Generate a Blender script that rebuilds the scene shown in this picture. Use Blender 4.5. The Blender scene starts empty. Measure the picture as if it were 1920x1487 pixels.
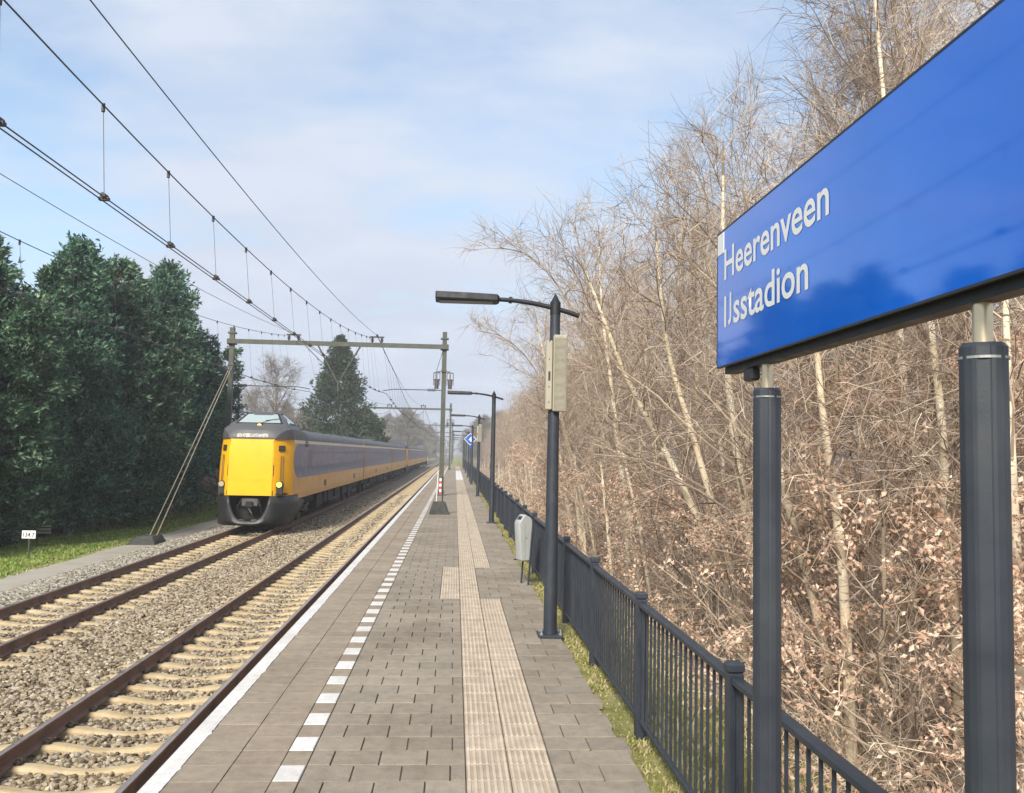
import bpy, math
import numpy as np
from mathutils import Vector, Matrix
R = math.radians
sc = bpy.context.scene
col = sc.collection
rng = np.random.default_rng(7)

# ------------------------------------------------------------------ helpers
def nrm(v):
    return v / np.maximum(np.linalg.norm(v, axis=-1, keepdims=True), 1e-9)

def mesh_np(name, V, faces, mats, midx=None, smooth=False):
    """faces: list of int arrays (n,k); midx: list of material index per array"""
    me = bpy.data.meshes.new(name)
    V = np.asarray(V, dtype=np.float32)
    faces = [np.asarray(f, dtype=np.int32) for f in faces]
    if midx is None: midx = [0] * len(faces)
    nl = sum(f.size for f in faces); nf = sum(len(f) for f in faces)
    me.vertices.add(len(V)); me.vertices.foreach_set('co', V.ravel())
    me.loops.add(nl); me.polygons.add(nf)
    li = np.concatenate([f.ravel() for f in faces])
    tot = np.concatenate([np.full(len(f), f.shape[1], np.int32) for f in faces])
    st = np.concatenate([[0], np.cumsum(tot)[:-1]]).astype(np.int32)
    mi = np.concatenate([np.full(len(f), m, np.int32) for f, m in zip(faces, midx)])
    me.loops.foreach_set('vertex_index', li)
    me.polygons.foreach_set('loop_start', st)
    me.polygons.foreach_set('loop_total', tot)
    me.polygons.foreach_set('material_index', mi)
    me.polygons.foreach_set('use_smooth', np.full(nf, bool(smooth)))
    for m in mats: me.materials.append(m)
    me.update(calc_edges=True); me.validate()
    return me

def link(name, me, parent=None, **tags):
    o = bpy.data.objects.new(name, me); col.objects.link(o)
    if parent is not None:
        o.parent = parent
        o.matrix_parent_inverse = Matrix.Translation(-Vector(base_of(parent)))
    for k, v in tags.items(): o[k] = v
    return o

BASES = {}
def base_of(o):
    return BASES.get(o.name, (0, 0, 0))

def thing(name, loc, label, cat, group=None):
    o = bpy.data.objects.new(name, None); col.objects.link(o)
    o.location = loc; o.empty_display_size = .3
    BASES[o.name] = tuple(loc)
    o['label'] = label; o['category'] = cat
    if group: o['group'] = group
    return o

def tag(o, label, cat, group=None):
    o['label'] = label; o['category'] = cat
    if group: o['group'] = group
    return o

def dup(root, loc, label=None, rz=None, s=None, group=None):
    r = root.copy(); col.objects.link(r); r.location = loc
    if rz is not None: r.rotation_euler = (0, 0, rz)
    if s is not None: r.scale = s if isinstance(s, tuple) else (s, s, s)
    if label: r['label'] = label
    if group: r['group'] = group
    for ch in list(root.children):
        c = ch.copy(); col.objects.link(c); c.parent = r; c.matrix_parent_inverse = ch.matrix_parent_inverse.copy()
        for g in list(ch.children):
            d = g.copy(); col.objects.link(d); d.parent = c; d.matrix_parent_inverse = g.matrix_parent_inverse.copy()
    return r

class MB:
    def __init__(s): s.v = []; s.f = []; s.m = []; s.n = 0
    def add(s, V, F, m=0):
        b = s.n; s.v.extend([tuple(map(float, p)) for p in V]); s.n += len(V)
        for f in F: s.f.append([b + i for i in f]); s.m.append(m)
        return s
    def box(s, x0, x1, y0, y1, z0, z1, m=0, bev=0.0):
        if bev <= 0:
            V = [(x, y, z) for z in (z0, z1) for y in (y0, y1) for x in (x0, x1)]
            return s.add(V, [(0, 2, 3, 1), (4, 5, 7, 6), (0, 1, 5, 4), (2, 6, 7, 3), (0, 4, 6, 2), (1, 3, 7, 5)], m)
        P = []
        for z, i in ((z0, 1), (z0 + bev, 0), (z1 - bev, 0), (z1, 1)):
            e = bev * i; b = bev
            P.append([(x0 + e + (b - e), y0 + e, z), (x1 - b, y0 + e, z), (x1 - e, y0 + b, z), (x1 - e, y1 - b, z),
                      (x1 - b, y1 - e, z), (x0 + b, y1 - e, z), (x0 + e, y1 - b, z), (x0 + e, y0 + b, z)])
        return s.loft(P, m)
    def loft(s, rings, m=0, cap=True, closed=True):
        k = len(rings[0]); V = [p for r in rings for p in r]; F = []
        for i in range(len(rings) - 1):
            for j in range(k if closed else k - 1):
                a = i * k + j; b = i * k + (j + 1) % k
                F.append((a, b, b + k, a + k))
        if cap and closed:
            F.append(tuple(reversed(range(k)))); F.append(tuple(range((len(rings) - 1) * k, len(rings) * k)))
        return s.add(V, F, m)
    def tube(s, pts, r, n=8, m=0, cap=True):
        P = np.array(pts, float); N = len(P)
        rr = np.full(N, r) if np.isscalar(r) else np.array(r, float)
        T = np.zeros_like(P); T[1:-1] = P[2:] - P[:-2]; T[0] = P[1] - P[0]; T[-1] = P[-1] - P[-2]; T = nrm(T)
        ref = np.array([0, 0, 1.]) if abs(T[0][2]) < .9 else np.array([1., 0, 0])
        rings = []
        for i in range(N):
            u = np.cross(ref, T[i]); u /= max(np.linalg.norm(u), 1e-9); w = np.cross(T[i], u)
            a0 = math.pi / n
            rings.append([tuple(P[i] + rr[i] * (math.cos(a0 + 2 * math.pi * k / n) * u + math.sin(a0 + 2 * math.pi * k / n) * w)) for k in range(n)])
        return s.loft(rings, m, cap)
    def prism(s, poly, axis, a, b, m=0):
        """poly 2-D points extruded along axis ('x': poly=(y,z), 'y': (x,z), 'z': (x,y))"""
        def P(p, t):
            return {'x': (t, p[0], p[1]), 'y': (p[0], t, p[1]), 'z': (p[0], p[1], t)}[axis]
        return s.loft([[P(p, a) for p in poly], [P(p, b) for p in poly]], m)
    def build(s, name, mats, parent=None, smooth=False, recalc=True, auto=None, **tags):
        me = bpy.data.meshes.new(name); me.from_pydata(s.v, [], s.f)
        for m in (mats if isinstance(mats, (list, tuple)) else [mats]): me.materials.append(m)
        me.polygons.foreach_set('material_index', s.m)
        if recalc:
            import bmesh
            bm = bmesh.new(); bm.from_mesh(me); bmesh.ops.recalc_face_normals(bm, faces=bm.faces[:]); bm.to_mesh(me); bm.free()
        if smooth or auto:
            me.polygons.foreach_set('use_smooth', [True] * len(me.polygons))
            if auto: me.set_sharp_from_angle(angle=R(auto))
        me.update()
        return link(name, me, parent, **tags)

# ------------------------------------------------------------------ materials
class NT:
    def __init__(s, name):
        s.mat = bpy.data.materials.new(name); s.mat.use_nodes = True
        s.t = s.mat.node_tree; s.b = s.t.nodes['Principled BSDF']
    def n(s, typ, **k):
        nd = s.t.nodes.new(typ)
        for a, v in k.items():
            if a.startswith('i_'): nd.inputs[a[2:].replace('_', ' ')].default_value = v
            else: setattr(nd, a, v)
        return nd
    def l(s, a, b): s.t.links.new(a, b)
    def ramp(s, fac, stops):
        r = s.n('ShaderNodeValToRGB'); el = r.color_ramp.elements
        while len(el) > 1: el.remove(el[-1])
        for i, (p, c) in enumerate(stops):
            e = el[0] if i == 0 else el.new(p)
            e.position = p; e.color = (*c, 1) if len(c) == 3 else c
        s.l(fac, r.inputs['Fac']); return r.outputs['Color']
    def mix(s, fac, a, b, mode='MIX'):
        m = s.n('ShaderNodeMix', data_type='RGBA', blend_type=mode)
        for so, v in ((m.inputs['Factor'], fac), (m.inputs['A'], a), (m.inputs['B'], b)):
            if hasattr(v, 'links') or hasattr(v, 'is_linked'): s.l(v, so)
            elif isinstance(v, (tuple, list)): so.default_value = (*v[:3], 1)
            else: so.default_value = v
        return m.outputs['Result']
    def math(s, op, a, b=None, clamp=False):
        m = s.n('ShaderNodeMath', operation=op, use_clamp=clamp)
        for i, v in enumerate((a, b)):
            if v is None: continue
            if hasattr(v, 'is_linked'): s.l(v, m.inputs[i])
            else: m.inputs[i].default_value = v
        return m.outputs[0]
    def noise(s, scale, detail=4, rough=.55, vec=None, stretch=None):
        if vec is None: vec = s.n('ShaderNodeNewGeometry').outputs['Position']
        if stretch:
            mp = s.n('ShaderNodeMapping'); mp.inputs['Scale'].default_value = stretch
            s.l(vec, mp.inputs['Vector']); vec = mp.outputs['Vector']
        nz = s.n('ShaderNodeTexNoise'); nz.inputs['Scale'].default_value = scale
        nz.inputs['Detail'].default_value = detail; nz.inputs['Roughness'].default_value = rough
        s.l(vec, nz.inputs['Vector']); return nz.outputs['Fac']
    def obj(s): return s.n('ShaderNodeTexCoord').outputs['Object']
    def bump(s, h, strength=.3, dist=.01):
        b = s.n('ShaderNodeBump'); b.inputs['Strength'].default_value = strength; b.inputs['Distance'].default_value = dist
        s.l(h, b.inputs['Height']); s.l(b.outputs['Normal'], s.b.inputs['Normal'])
    def set(s, **k):
        for a, v in k.items():
            so = s.b.inputs[a.replace('_', ' ')]
            if hasattr(v, 'is_linked'): s.l(v, so)
            elif isinstance(v, tuple): so.default_value = (*v, 1) if len(v) == 3 else v
            else: so.default_value = v
        return s

def pmat(name, c, rough=.6, metal=0., var=.18, scale=6., bump=0., bscale=60., spec=.5, dirt=None, dirt_amt=.5, coat=0.):
    s = NT(name)
    f = s.noise(scale, 5, .6, s.obj())
    a = tuple(min(1, x * (1 - var)) for x in c); b = tuple(min(1, x * (1 + var)) for x in c)
    cc = s.ramp(f, [(.3, a), (.7, b)])
    if dirt:
        g = s.noise(scale * .6, 7, .7, s.obj())
        cc = s.mix(s.ramp(g, [(.48, (0, 0, 0)), (.72, (dirt_amt,) * 3)]), cc, dirt)
    rr = s.ramp(s.noise(scale * 2, 4, .6, s.obj()), [(.3, (max(.03, rough - .1),) * 3), (.7, (min(1, rough + .1),) * 3)])
    s.set(Base_Color=cc, Roughness=rr, Metallic=metal)
    s.b.inputs['Specular IOR Level'].default_value = spec
    if coat: s.b.inputs['Coat Weight'].default_value = coat; s.b.inputs['Coat Roughness'].default_value = .12
    if bump: s.bump(s.noise(bscale, 4, .6, s.obj()), bump, .01)
    return s.mat

def island_mat(name, stops, rough=.8, nscale=None, namt=.3, spec=.3, transl=0., bumpsc=None):
    """colour picked at random for each loose piece of the mesh"""
    s = NT(name)
    g = s.n('ShaderNodeNewGeometry')
    c = s.ramp(g.outputs['Random Per Island'], stops)
    if nscale:
        f = s.noise(nscale, 4, .6)
        c = s.mix(1.0, c, s.ramp(f, [(.3, (1 - namt,) * 3), (.7, (1 + namt * .6,) * 3)]), 'MULTIPLY')
    if bumpsc: s.bump(s.noise(bumpsc, 3, .6), .35, .008)
    s.set(Base_Color=c, Roughness=rough); s.b.inputs['Specular IOR Level'].default_value = spec
    if transl:
        out = s.t.nodes['Material Output']
        tr = s.n('ShaderNodeBsdfTranslucent'); s.l(c, tr.inputs['Color'])
        mx = s.n('ShaderNodeMixShader'); mx.inputs[0].default_value = transl
        s.l(s.b.outputs[0], mx.inputs[1]); s.l(tr.outputs[0], mx.inputs[2]); s.l(mx.outputs[0], out.inputs['Surface'])
    return s.mat

M = {}
def paver_mat(name, stops):
    s = NT(name); g = s.n('ShaderNodeNewGeometry'); c = s.ramp(g.outputs['Random Per Island'], stops)
    c = s.mix(1.0, c, s.ramp(s.noise(.8, 6, .65), [(.3, (.78, .77, .75)), (.55, (1, 1, 1)), (.75, (1.12, 1.11, 1.08))]), 'MULTIPLY')
    c = s.mix(1.0, c, s.ramp(s.noise(9, 6, .7), [(.3, (.80, .79, .78)), (.6, (1.05, 1.05, 1.05))]), 'MULTIPLY')
    c = s.mix(1.0, c, s.ramp(s.noise(160, 3, .6), [(.3, (.78, .78, .78)), (.7, (1.15, 1.15, 1.15))]), 'MULTIPLY')
    c = s.mix(s.ramp(s.noise(3.2, 8, .75), [(.60, (0, 0, 0)), (.74, (.55,) * 3)]), c, (.105, .098, .072))
    c = s.mix(s.ramp(s.noise(22, 2, .5), [(.77, (0, 0, 0)), (.80, (.8,) * 3)]), c, (.40, .37, .33))
    s.bump(s.noise(200, 3, .6), .4, .006); s.set(Base_Color=c, Roughness=.9); s.b.inputs['Specular IOR Level'].default_value = .2
    return s.mat
M['navy'] = pmat('navy_paint', (.023, .029, .040), .5, 0, .15, 4, .05, 120, .5, (.06, .065, .065), .35)
M['black'] = pmat('black_paint', (.018, .019, .022), .5, 0, .2)
M['lampmetal'] = pmat('lamp_black', (.007, .008, .011), .6, 0, .2, 5)
M['steel'] = pmat('stainless', (.66, .57, .39), .34, .85, .08, 5)
M['mast'] = pmat('mast_green_grey', (.07, .077, .06), .6, .1, .22, 3, .15, 30, .4, (.10, .075, .05), .5)
M['wire'] = pmat('wire_copper', (.035, .03, .032), .5, .3, .1)
M['insul'] = pmat('insulator', (.06, .035, .035), .3, 0, .2)
M['galv'] = pmat('galvanised', (.34, .34, .33), .5, .6, .12)
M['beige'] = pmat('beige_plastic', (.34, .315, .245), .5, 0, .06, 4, 0, 1, .4, (.3, .27, .2), .4)
M['beigedark'] = pmat('grille_dark', (.2, .185, .145), .6, 0, .1)
M['binwhite'] = pmat('bin_grey_white', (.36, .38, .37), .45, 0, .06, 5, 0, 1, .4, (.3, .3, .27), .4)
M['white'] = pmat('white_plate', (.78, .78, .76), .5, 0, .05, 6, 0, 1, .4, (.5, .48, .42), .3)
M['ink'] = pmat('black_ink', (.02, .02, .02), .6, 0, .1)
M['signwhite'] = pmat('sign_white', (.74, .75, .73), .4, 0, .02, 8)
M['red'] = pmat('red_stripe', (.5, .05, .05), .5, 0, .1)
M['bluediamond'] = pmat('blue_sign', (.02, .10, .42), .35, 0, .05)
M['concdark'] = pmat('dark_concrete', (.055, .055, .052), .9, 0, .35, 5, .6, 40, .2)
M['conc'] = pmat('concrete', (.13, .125, .11), .9, 0, .25, 5, .5, 40, .2, (.06, .06, .05), .6)
s = NT('sign_blue'); f = s.noise(2.0, 5, .6)
s.set(Base_Color=s.ramp(f, [(.35, (.004, .115, .60)), (.7, (.005, .135, .68))]), Roughness=s.ramp(s.noise(9, 4), [(.3, (.05,) * 3), (.7, (.09,) * 3)]))
s.b.inputs['IOR'].default_value = 1.5; s.b.inputs['Coat Weight'].default_value = .6; s.b.inputs['Coat Roughness'].default_value = .045
M['signblue'] = s.mat

# train
M['yellow'] = pmat('train_yellow', (.80, .40, .001), .5, 0, .05, 2, 0, 1, .3, (.45, .21, .02), .25, .0)
M['side_hazed'] = pmat('train_side_yellow_hazed', (.70, .37, .10), .45, 0, .07, 1.2, 0, 1, .4, (.35, .22, .11), .45, .2)  # nose yellow with haze and reflection mixed into the colour, a bit dirty
M['violet'] = pmat('train_blue_violet', (.085, .10, .205), .4, 0, .08, 1.4, 0, 1, .4, (.13, .12, .16), .4, .25)
M['cream'] = pmat('train_cream', (.66, .60, .48), .45, 0, .05, 2)
M['roof'] = pmat('train_roof', (.085, .087, .09), .55, .1, .15, 1.5, 0, 1, .4, (.15, .13, .11), .4)
M['plough'] = pmat('train_plough', (.019, .021, .021), .5, 0, .2, 2, 0, 1, .4, (.12, .1, .08), .35)
M['under'] = pmat('train_underframe', (.012, .0115, .012), .8, 0, .3, 3)
M['undermetal'] = pmat('train_bogie_metal', (.09, .085, .08), .6, .3, .3, 3)
M['glass'] = NT('train_glass').set(Base_Color=(.038, .042, .075), Roughness=.35).mat
M['doorglass'] = NT('door_glass').set(Base_Color=(.018, .02, .035), Roughness=.3).mat
M['screen'] = NT('windscreen_sky_glass').set(Base_Color=(.30, .37, .37), Roughness=.06).mat  # pale base colour carries the sky's reflection on the cab glass
M['screen'].node_tree.nodes['Principled BSDF'].inputs['Coat Weight'].default_value = 1.0
M['seam'] = pmat('seam_dark', (.12, .085, .05), .8, 0, .1)
def emit(name, c, st):
    s = NT(name); s.set(Base_Color=(.3, .25, .1), Emission_Color=c, Emission_Strength=st); return s.mat
M['lamp_on'] = emit('headlight_on', (1, .74, .05), 1.3)
M['lamp_amber'] = emit('marker_lamp', (1, .5, .08), 1.2)
M['lamp_off'] = NT('headlight_dim').set(Base_Color=(.42, .34, .2), Roughness=.2).mat
s = NT('destination_dots'); f = s.noise(1, 2, .7, s.obj(), (26, 26, 60))
s.set(Base_Color=s.ramp(f, [(.47, (.07, .07, .07)), (.54, (.62, .6, .55))]), Roughness=.6); M['display'] = s.mat

# track / ground
M['railside'] = pmat('rail_rust', (.19, .115, .085), .75, .1, .3, 4, .4, 60, .3, (.27, .16, .11), .4)
M['railtop'] = pmat('rail_head', (.42, .36, .33), .34, .7, .15, 3)
s = NT('sleeper_concrete'); f = s.noise(3, 6, .65); g = s.noise(30, 4, .6)
c_ = s.ramp(f, [(.3, (.31, .23, .125)), (.55, (.43, .34, .205)), (.75, (.49, .41, .28))])
c_ = s.mix(s.ramp(g, [(.55, (0, 0, 0)), (.75, (.45,) * 3)]), c_, (.25, .16, .08))
s.set(Base_Color=c_, Roughness=.85); s.bump(s.noise(60, 4), .3, .006); M['sleeper'] = s.mat
M['clip'] = pmat('rail_clip', (.035, .026, .022), .7, .2, .3)
M['stone'] = island_mat('ballast_stone', [(0, (.06, .045, .028)), (.2, (.15, .115, .073)), (.45, (.255, .203, .135)), (.7, (.365, .30, .205)), (.88, (.30, .268, .218)), (1, (.50, .44, .34))], .9, 25, .25, .25)
M['stonegrey'] = island_mat('ballast_stone_grey', [(0, (.09, .08, .062)), (.3, (.19, .172, .136)), (.7, (.31, .282, .23)), (1, (.45, .42, .36))], .9, 25, .25, .25)
s = NT('ballast_bed'); f = s.noise(28, 6, .7); v = s.n('ShaderNodeTexVoronoi'); v.inputs['Scale'].default_value = 22
s.l(s.n('ShaderNodeNewGeometry').outputs['Position'], v.inputs['Vector'])
hv = s.n('ShaderNodeSeparateColor'); s.l(v.outputs['Color'], hv.inputs[0])
c_ = s.ramp(hv.outputs[0], [(0, (.075, .058, .038)), (.5, (.19, .155, .105)), (1, (.36, .31, .23))])
c_ = s.mix(s.ramp(s.noise(.5, 4), [(.4, (0, 0, 0)), (.7, (.6,) * 3)]), c_, (.16, .10, .055))
s.set(Base_Color=c_, Roughness=.95); s.bump(v.outputs['Distance'], .8, .03); M['bed'] = s.mat
M['paver'] = paver_mat('paver_grey', [(0, (.235, .204, .163)), (.3, (.258, .224, .18)), (.6, (.272, .237, .19)), (.9, (.29, .253, .204)), (1, (.24, .215, .177))])
M['paveredge'] = paver_mat('paver_edge', [(0, (.27, .224, .175)), (.5, (.288, .242, .188)), (1, (.305, .258, .203))])
M['joint'] = pmat('joint_sand', (.10, .08, .055), .95, 0, .4, 12)
s = NT('white_paint'); f = s.noise(14, 6, .7); g = s.noise(1.6, 5, .6)
c_ = s.ramp(f, [(.25, (.47, .46, .44)), (.55, (.60, .595, .585))]); c_ = s.mix(s.ramp(g, [(.45, (0, 0, 0)), (.72, (.5,) * 3)]), c_, (.36, .335, .30)); c_ = s.mix(s.ramp(s.noise(45, 4, .7), [(.60, (0, 0, 0)), (.70, (.7,) * 3)]), c_, (.24, .21, .175))
s.set(Base_Color=c_, Roughness=.8); M['paint'] = s.mat
M['tactile'] = island_mat('tactile_tile', [(0, (.35, .285, .215)), (.5, (.385, .317, .242)), (1, (.42, .352, .275))], .85, 5, .25, .25, 0, 200)
M['tactiletop'] = island_mat('tactile_rib', [(0, (.44, .37, .29)), (1, (.51, .435, .345))], .85, 5, .2, .25)

s = NT('ground_soil')
pos = s.n('ShaderNodeNewGeometry').outputs['Position']; sx = s.n('ShaderNodeSeparateXYZ'); s.l(pos, sx.inputs[0]); X = sx.outputs[0]
wob = s.math('MULTIPLY', s.math('SUBTRACT', s.noise(.35, 4, .6), .5), 2.4)
Xw = s.math('ADD', X, wob)
grass = s.ramp(s.noise(2.2, 6, .65), [(.3, (.13, .20, .05)), (.55, (.22, .30, .08)), (.75, (.28, .30, .11))])
litter = s.ramp(s.noise(7, 7, .72), [(.3, (.10, .066, .042)), (.5, (.22, .15, .095)), (.62, (.36, .26, .17)), (.78, (.48, .37, .26))])
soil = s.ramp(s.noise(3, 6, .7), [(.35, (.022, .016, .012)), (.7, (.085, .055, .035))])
verge = s.ramp(s.noise(5, 6, .7), [(.3, (.12, .13, .04)), (.5, (.25, .24, .09)), (.7, (.36, .31, .18))])
def step(xv, a, b):
    m = s.n('ShaderNodeMapRange'); m.clamp = True; s.l(xv, m.inputs[0]); m.inputs[1].default_value = a; m.inputs[2].default_value = b
    return m.outputs[0]
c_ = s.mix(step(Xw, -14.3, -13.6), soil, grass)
c_ = s.mix(step(X, -9.5, -8), c_, verge)
c_ = s.mix(step(Xw, 2.2, 3.4), c_, litter)
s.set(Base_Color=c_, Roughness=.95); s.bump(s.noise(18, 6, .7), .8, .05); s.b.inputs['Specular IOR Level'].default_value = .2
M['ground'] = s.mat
s = NT('gravel_path'); f = s.noise(60, 5, .7); g = s.noise(1.2, 4)
c_ = s.ramp(f, [(.3, (.24, .22, .18)), (.7, (.42, .39, .335))]); c_ = s.mix(s.ramp(g, [(.45, (0, 0, 0)), (.7, (.45,) * 3)]), c_, (.2, .18, .14))
s.set(Base_Color=c_, Roughness=.95); s.bump(f, .4, .01); M['path'] = s.mat
# vegetation
M['needleb'] = island_mat('conifer_spray_warm', [(0, (.026, .070, .044)), (.45, (.06, .135, .075)), (.8, (.11, .20, .11)), (1, (.21, .29, .16))], .6, .8, .4, .35, .15)
M['blade'] = island_mat('grass_blade', [(0, (.17, .26, .045)), (.5, (.28, .38, .08)), (.8, (.37, .41, .14)), (1, (.48, .42, .22))], .7, None, 0, .2, .35)
M['moss'] = island_mat('verge_blade', [(0, (.16, .19, .04)), (.35, (.28, .29, .08)), (.7, (.44, .38, .19)), (1, (.56, .47, .31))], .8, None, 0, .2, .3)
M['needle'] = island_mat('conifer_spray', [(0, (.026, .075, .052)), (.45, (.06, .15, .095)), (.8, (.11, .22, .13)), (1, (.21, .31, .18))], .6, .9, .4, .35, .15)
M['needle2'] = island_mat('fir_spray', [(0, (.028, .052, .028)), (.5, (.052, .085, .042)), (1, (.10, .13, .07))], .65, 1.1, .4, .3, .15)
M['needle3'] = island_mat('green_bush_leaf', [(0, (.03, .06, .022)), (.5, (.05, .085, .03)), (1, (.085, .12, .045))], .65, .8, .4, .3, .15)
s = NT('birch_bark'); ob = s.obj()
v = s.noise(1, 3, .6, ob, (7, 7, 30)); w = s.noise(1.3, 4, .6, ob)
c_ = s.ramp(w, [(.3, (.58, .46, .29)), (.55, (.74, .64, .47)), (.75, (.80, .74, .62))])
c_ = s.mix(s.ramp(v, [(.60, (0, 0, 0)), (.68, (.85,) * 3)]), c_, (.05, .04, .032))
s.set(Base_Color=c_, Roughness=.75); s.bump(v, .3, .01); M['birch'] = s.mat
s = NT('grey_bark'); ob = s.obj(); w = s.noise(1, 5, .65, ob, (10, 10, 3))
s.set(Base_Color=s.ramp(w, [(.3, (.14, .11, .075)), (.55, (.28, .225, .16)), (.75, (.42, .36, .26))]), Roughness=.85); s.bump(w, .5, .02); M['bark'] = s.mat
M['twig'] = island_mat('twig_brown', [(0, (.115, .083, .068)), (.35, (.26, .197, .15)), (.7, (.45, .355, .265)), (1, (.66, .56, .43))], .7, None, 0, .3)
M['twigfar'] = island_mat('twig_grey', [(0, (.15, .13, .115)), (.5, (.22, .195, .165)), (1, (.30, .27, .22))], .8, None, 0, .2)
M['leafdead'] = island_mat('dead_leaf', [(0, (.48, .30, .20)), (.3, (.66, .45, .32)), (.65, (.76, .57, .43)), (1, (.84, .69, .56))], .7, None, 0, .25, .3)
M['bramble'] = island_mat('bramble_stem', [(0, (.24, .17, .125)), (.35, (.45, .35, .25)), (.7, (.62, .51, .38)), (1, (.76, .67, .53))], .75, None, 0, .25)
# ------------------------------------------------------------------ setting
ZR = -.85                       # rail head
TC = {'near': -3.64, 'far': -7.55}
def grid_mesh(name, xs, ys, zf, mat, parent=None, smooth=True, **tags):
    Xg, Yg = np.meshgrid(xs, ys); Zg = zf(Xg, Yg)
    V = np.stack([Xg.ravel(), Yg.ravel(), Zg.ravel()], 1); nx = len(xs); ny = len(ys)
    i = np.arange(ny - 1)[:, None] * nx + np.arange(nx - 1)[None, :]; i = i.ravel()
    F = np.stack([i, i + 1, i + nx + 1, i + nx], 1)
    return link(name, mesh_np(name, V, [F], [mat], None, smooth), parent, **tags)
def wav(x, y, s=1., ph=0.):
    return (np.sin(x * 1.7 * s + ph) * np.cos(y * 1.3 * s + 1.3 * ph) + .5 * np.sin(x * 3.9 * s - y * 2.7 * s + ph) + .3 * np.sin(y * 6.1 * s + x * 5.3 * s))
def ground_z(x, y):
    pts = [(-3000, -1.32), (-30, -1.32), (-14, -1.30), (-11.6, -1.27), (-10.5, -1.30), (1.2, -1.30), (1.21, -.05), (1.9, -.08), (2.4, -.3), (4.6, -1.25), (8, -1.5), (20, -1.6), (3000, -1.6)]
    z = np.interp(x, [p[0] for p in pts], [p[1] for p in pts])
    amp = np.where((x > 1.25) & (x < 1.9), .012, np.where(x >= 1.9, .07, np.where(x < -11.6, .05, 0.)))
    return z + amp * wav(x, y, .9)
xs = np.concatenate([[-1500, -400, -120, -60], np.arange(-40, -15, 2.5), np.arange(-15, -10, .4), np.arange(-10, 1.2, 2), [1.2, 1.21], np.arange(1.3, 2.6, .1), np.arange(2.8, 12, .4), np.arange(12, 50, 3), [60, 120, 400, 1500]])
ys = np.concatenate([[-60, -10], np.arange(0, 30, .35), np.arange(30, 80, 1.), np.arange(80, 220, 5), [240, 300, 400, 600, 1000, 1900]])
grid_mesh('ground', xs, ys, ground_z, M['ground'], kind='structure')
grid_mesh('path', np.array([-11.75, -11.3, -10.9, -10.45, -10.2]), np.arange(5, 130, .5), lambda x, y: -1.255 + .01 * wav(x, y, .8) - np.where(np.abs(x + 10.97) > .7, .04, 0), M['path'], kind='structure')

# ballast bed (one loose heap of stones nobody could count)
def bed_z(x, y):
    z = np.interp(x, [-10.9, -10.35, -9.35, -6.0, -5.6, -5.2, -2.2, -1.9], [-1.33, -1.27, -1.075, -1.075, -1.10, -1.075, -1.075, -1.10])
    return z
xb = np.concatenate([np.arange(-10.9, -1.9, .12), [-1.9]])
bed = grid_mesh('ballast', xb, np.concatenate([np.arange(3, 40, .3), np.arange(40, 320, 4), [600, 1200]]), lambda x, y: bed_z(x, y) - .03 + .012 * wav(x, y, 3), M['bed'])
# stones
def ico():
    t = (1 + 5 ** .5) / 2
    V = np.array([(-1, t, 0), (1, t, 0), (-1, -t, 0), (1, -t, 0), (0, -1, t), (0, 1, t), (0, -1, -t), (0, 1, -t), (t, 0, -1), (t, 0, 1), (-t, 0, -1), (-t, 0, 1)], float)
    F = np.array([(0, 11, 5), (0, 5, 1), (0, 1, 7), (0, 7, 10), (0, 10, 11), (1, 5, 9), (5, 11, 4), (11, 10, 2), (10, 7, 6), (7, 1, 8), (3, 9, 4), (3, 4, 2), (3, 2, 6), (3, 6, 8), (3, 8, 9), (4, 9, 5), (2, 4, 11), (6, 2, 10), (8, 6, 7), (9, 8, 1)])
    return V / np.linalg.norm(V[0]), F
IV, IF = ico()
SLEEP0 = 9.17 - .6 * 12
def stones(n, x0, x1, y0, y1, rmin, rmax, r_):
    x = r_.uniform(x0, x1, n); y = r_.uniform(y0, y1, n)
    keep = (x > -.62 * y - .6)
    for c in TC.values():
        for sgn in (-1, 1):
            keep &= np.abs(x - (c + sgn * .7525)) > .11
        on = (np.abs(x - c) < 1.26) & (np.abs((y - SLEEP0 + .3) % .6 - .3) < .10)
        keep &= ~(on & (r_.random(n) < .965))
        crib = (np.abs(x - c) < 1.2)
    x, y = x[keep], y[keep]; n = len(x)
    z = bed_z(x, y) + r_.uniform(-.012, .018, n)
    incrib = (np.abs(x - TC['near']) < .75) | (np.abs(x - TC['far']) < .75)
    z -= np.where(incrib, .022, 0)
    ax = r_.uniform(rmin, rmax, (n, 3)) * np.array([1.15, 1.0, .72])
    V = IV[None] * ax[:, None, :] * r_.uniform(.72, 1.18, (n, 12, 1))
    a = r_.uniform(0, 6.283, n); b = r_.uniform(-.8, .8, n)
    ca, sa, cb, sb = np.cos(a), np.sin(a), np.cos(b), np.sin(b)
    X, Y, Z = V[..., 0], V[..., 1], V[..., 2]
    Y, Z = Y * cb[:, None] - Z * sb[:, None], Y * sb[:, None] + Z * cb[:, None]
    X, Y = X * ca[:, None] - Y * sa[:, None], X * sa[:, None] + Y * ca[:, None]
    V = np.stack([X + x[:, None], Y + y[:, None], Z + z[:, None]], 2).reshape(-1, 3)
    F = (IF[None] + (np.arange(n) * 12)[:, None, None]).reshape(-1, 3)
    return V, F, np.repeat(x < -8.7, len(IF))
Vs, Fs, Gs, off = [], [], [], 0
for args in [(40000, -10.5, -2.05, 5.5, 14, .022, .044), (46000, -10.5, -2.05, 14, 27, .025, .048), (30000, -10.5, -2.05, 27, 46, .03, .055), (9000, -6.2, -2.05, 46, 75, .04, .07)]:
    V, F, G = stones(*args, rng); Vs.append(V); Fs.append(F + off); Gs.append(G); off += len(V)
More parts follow.
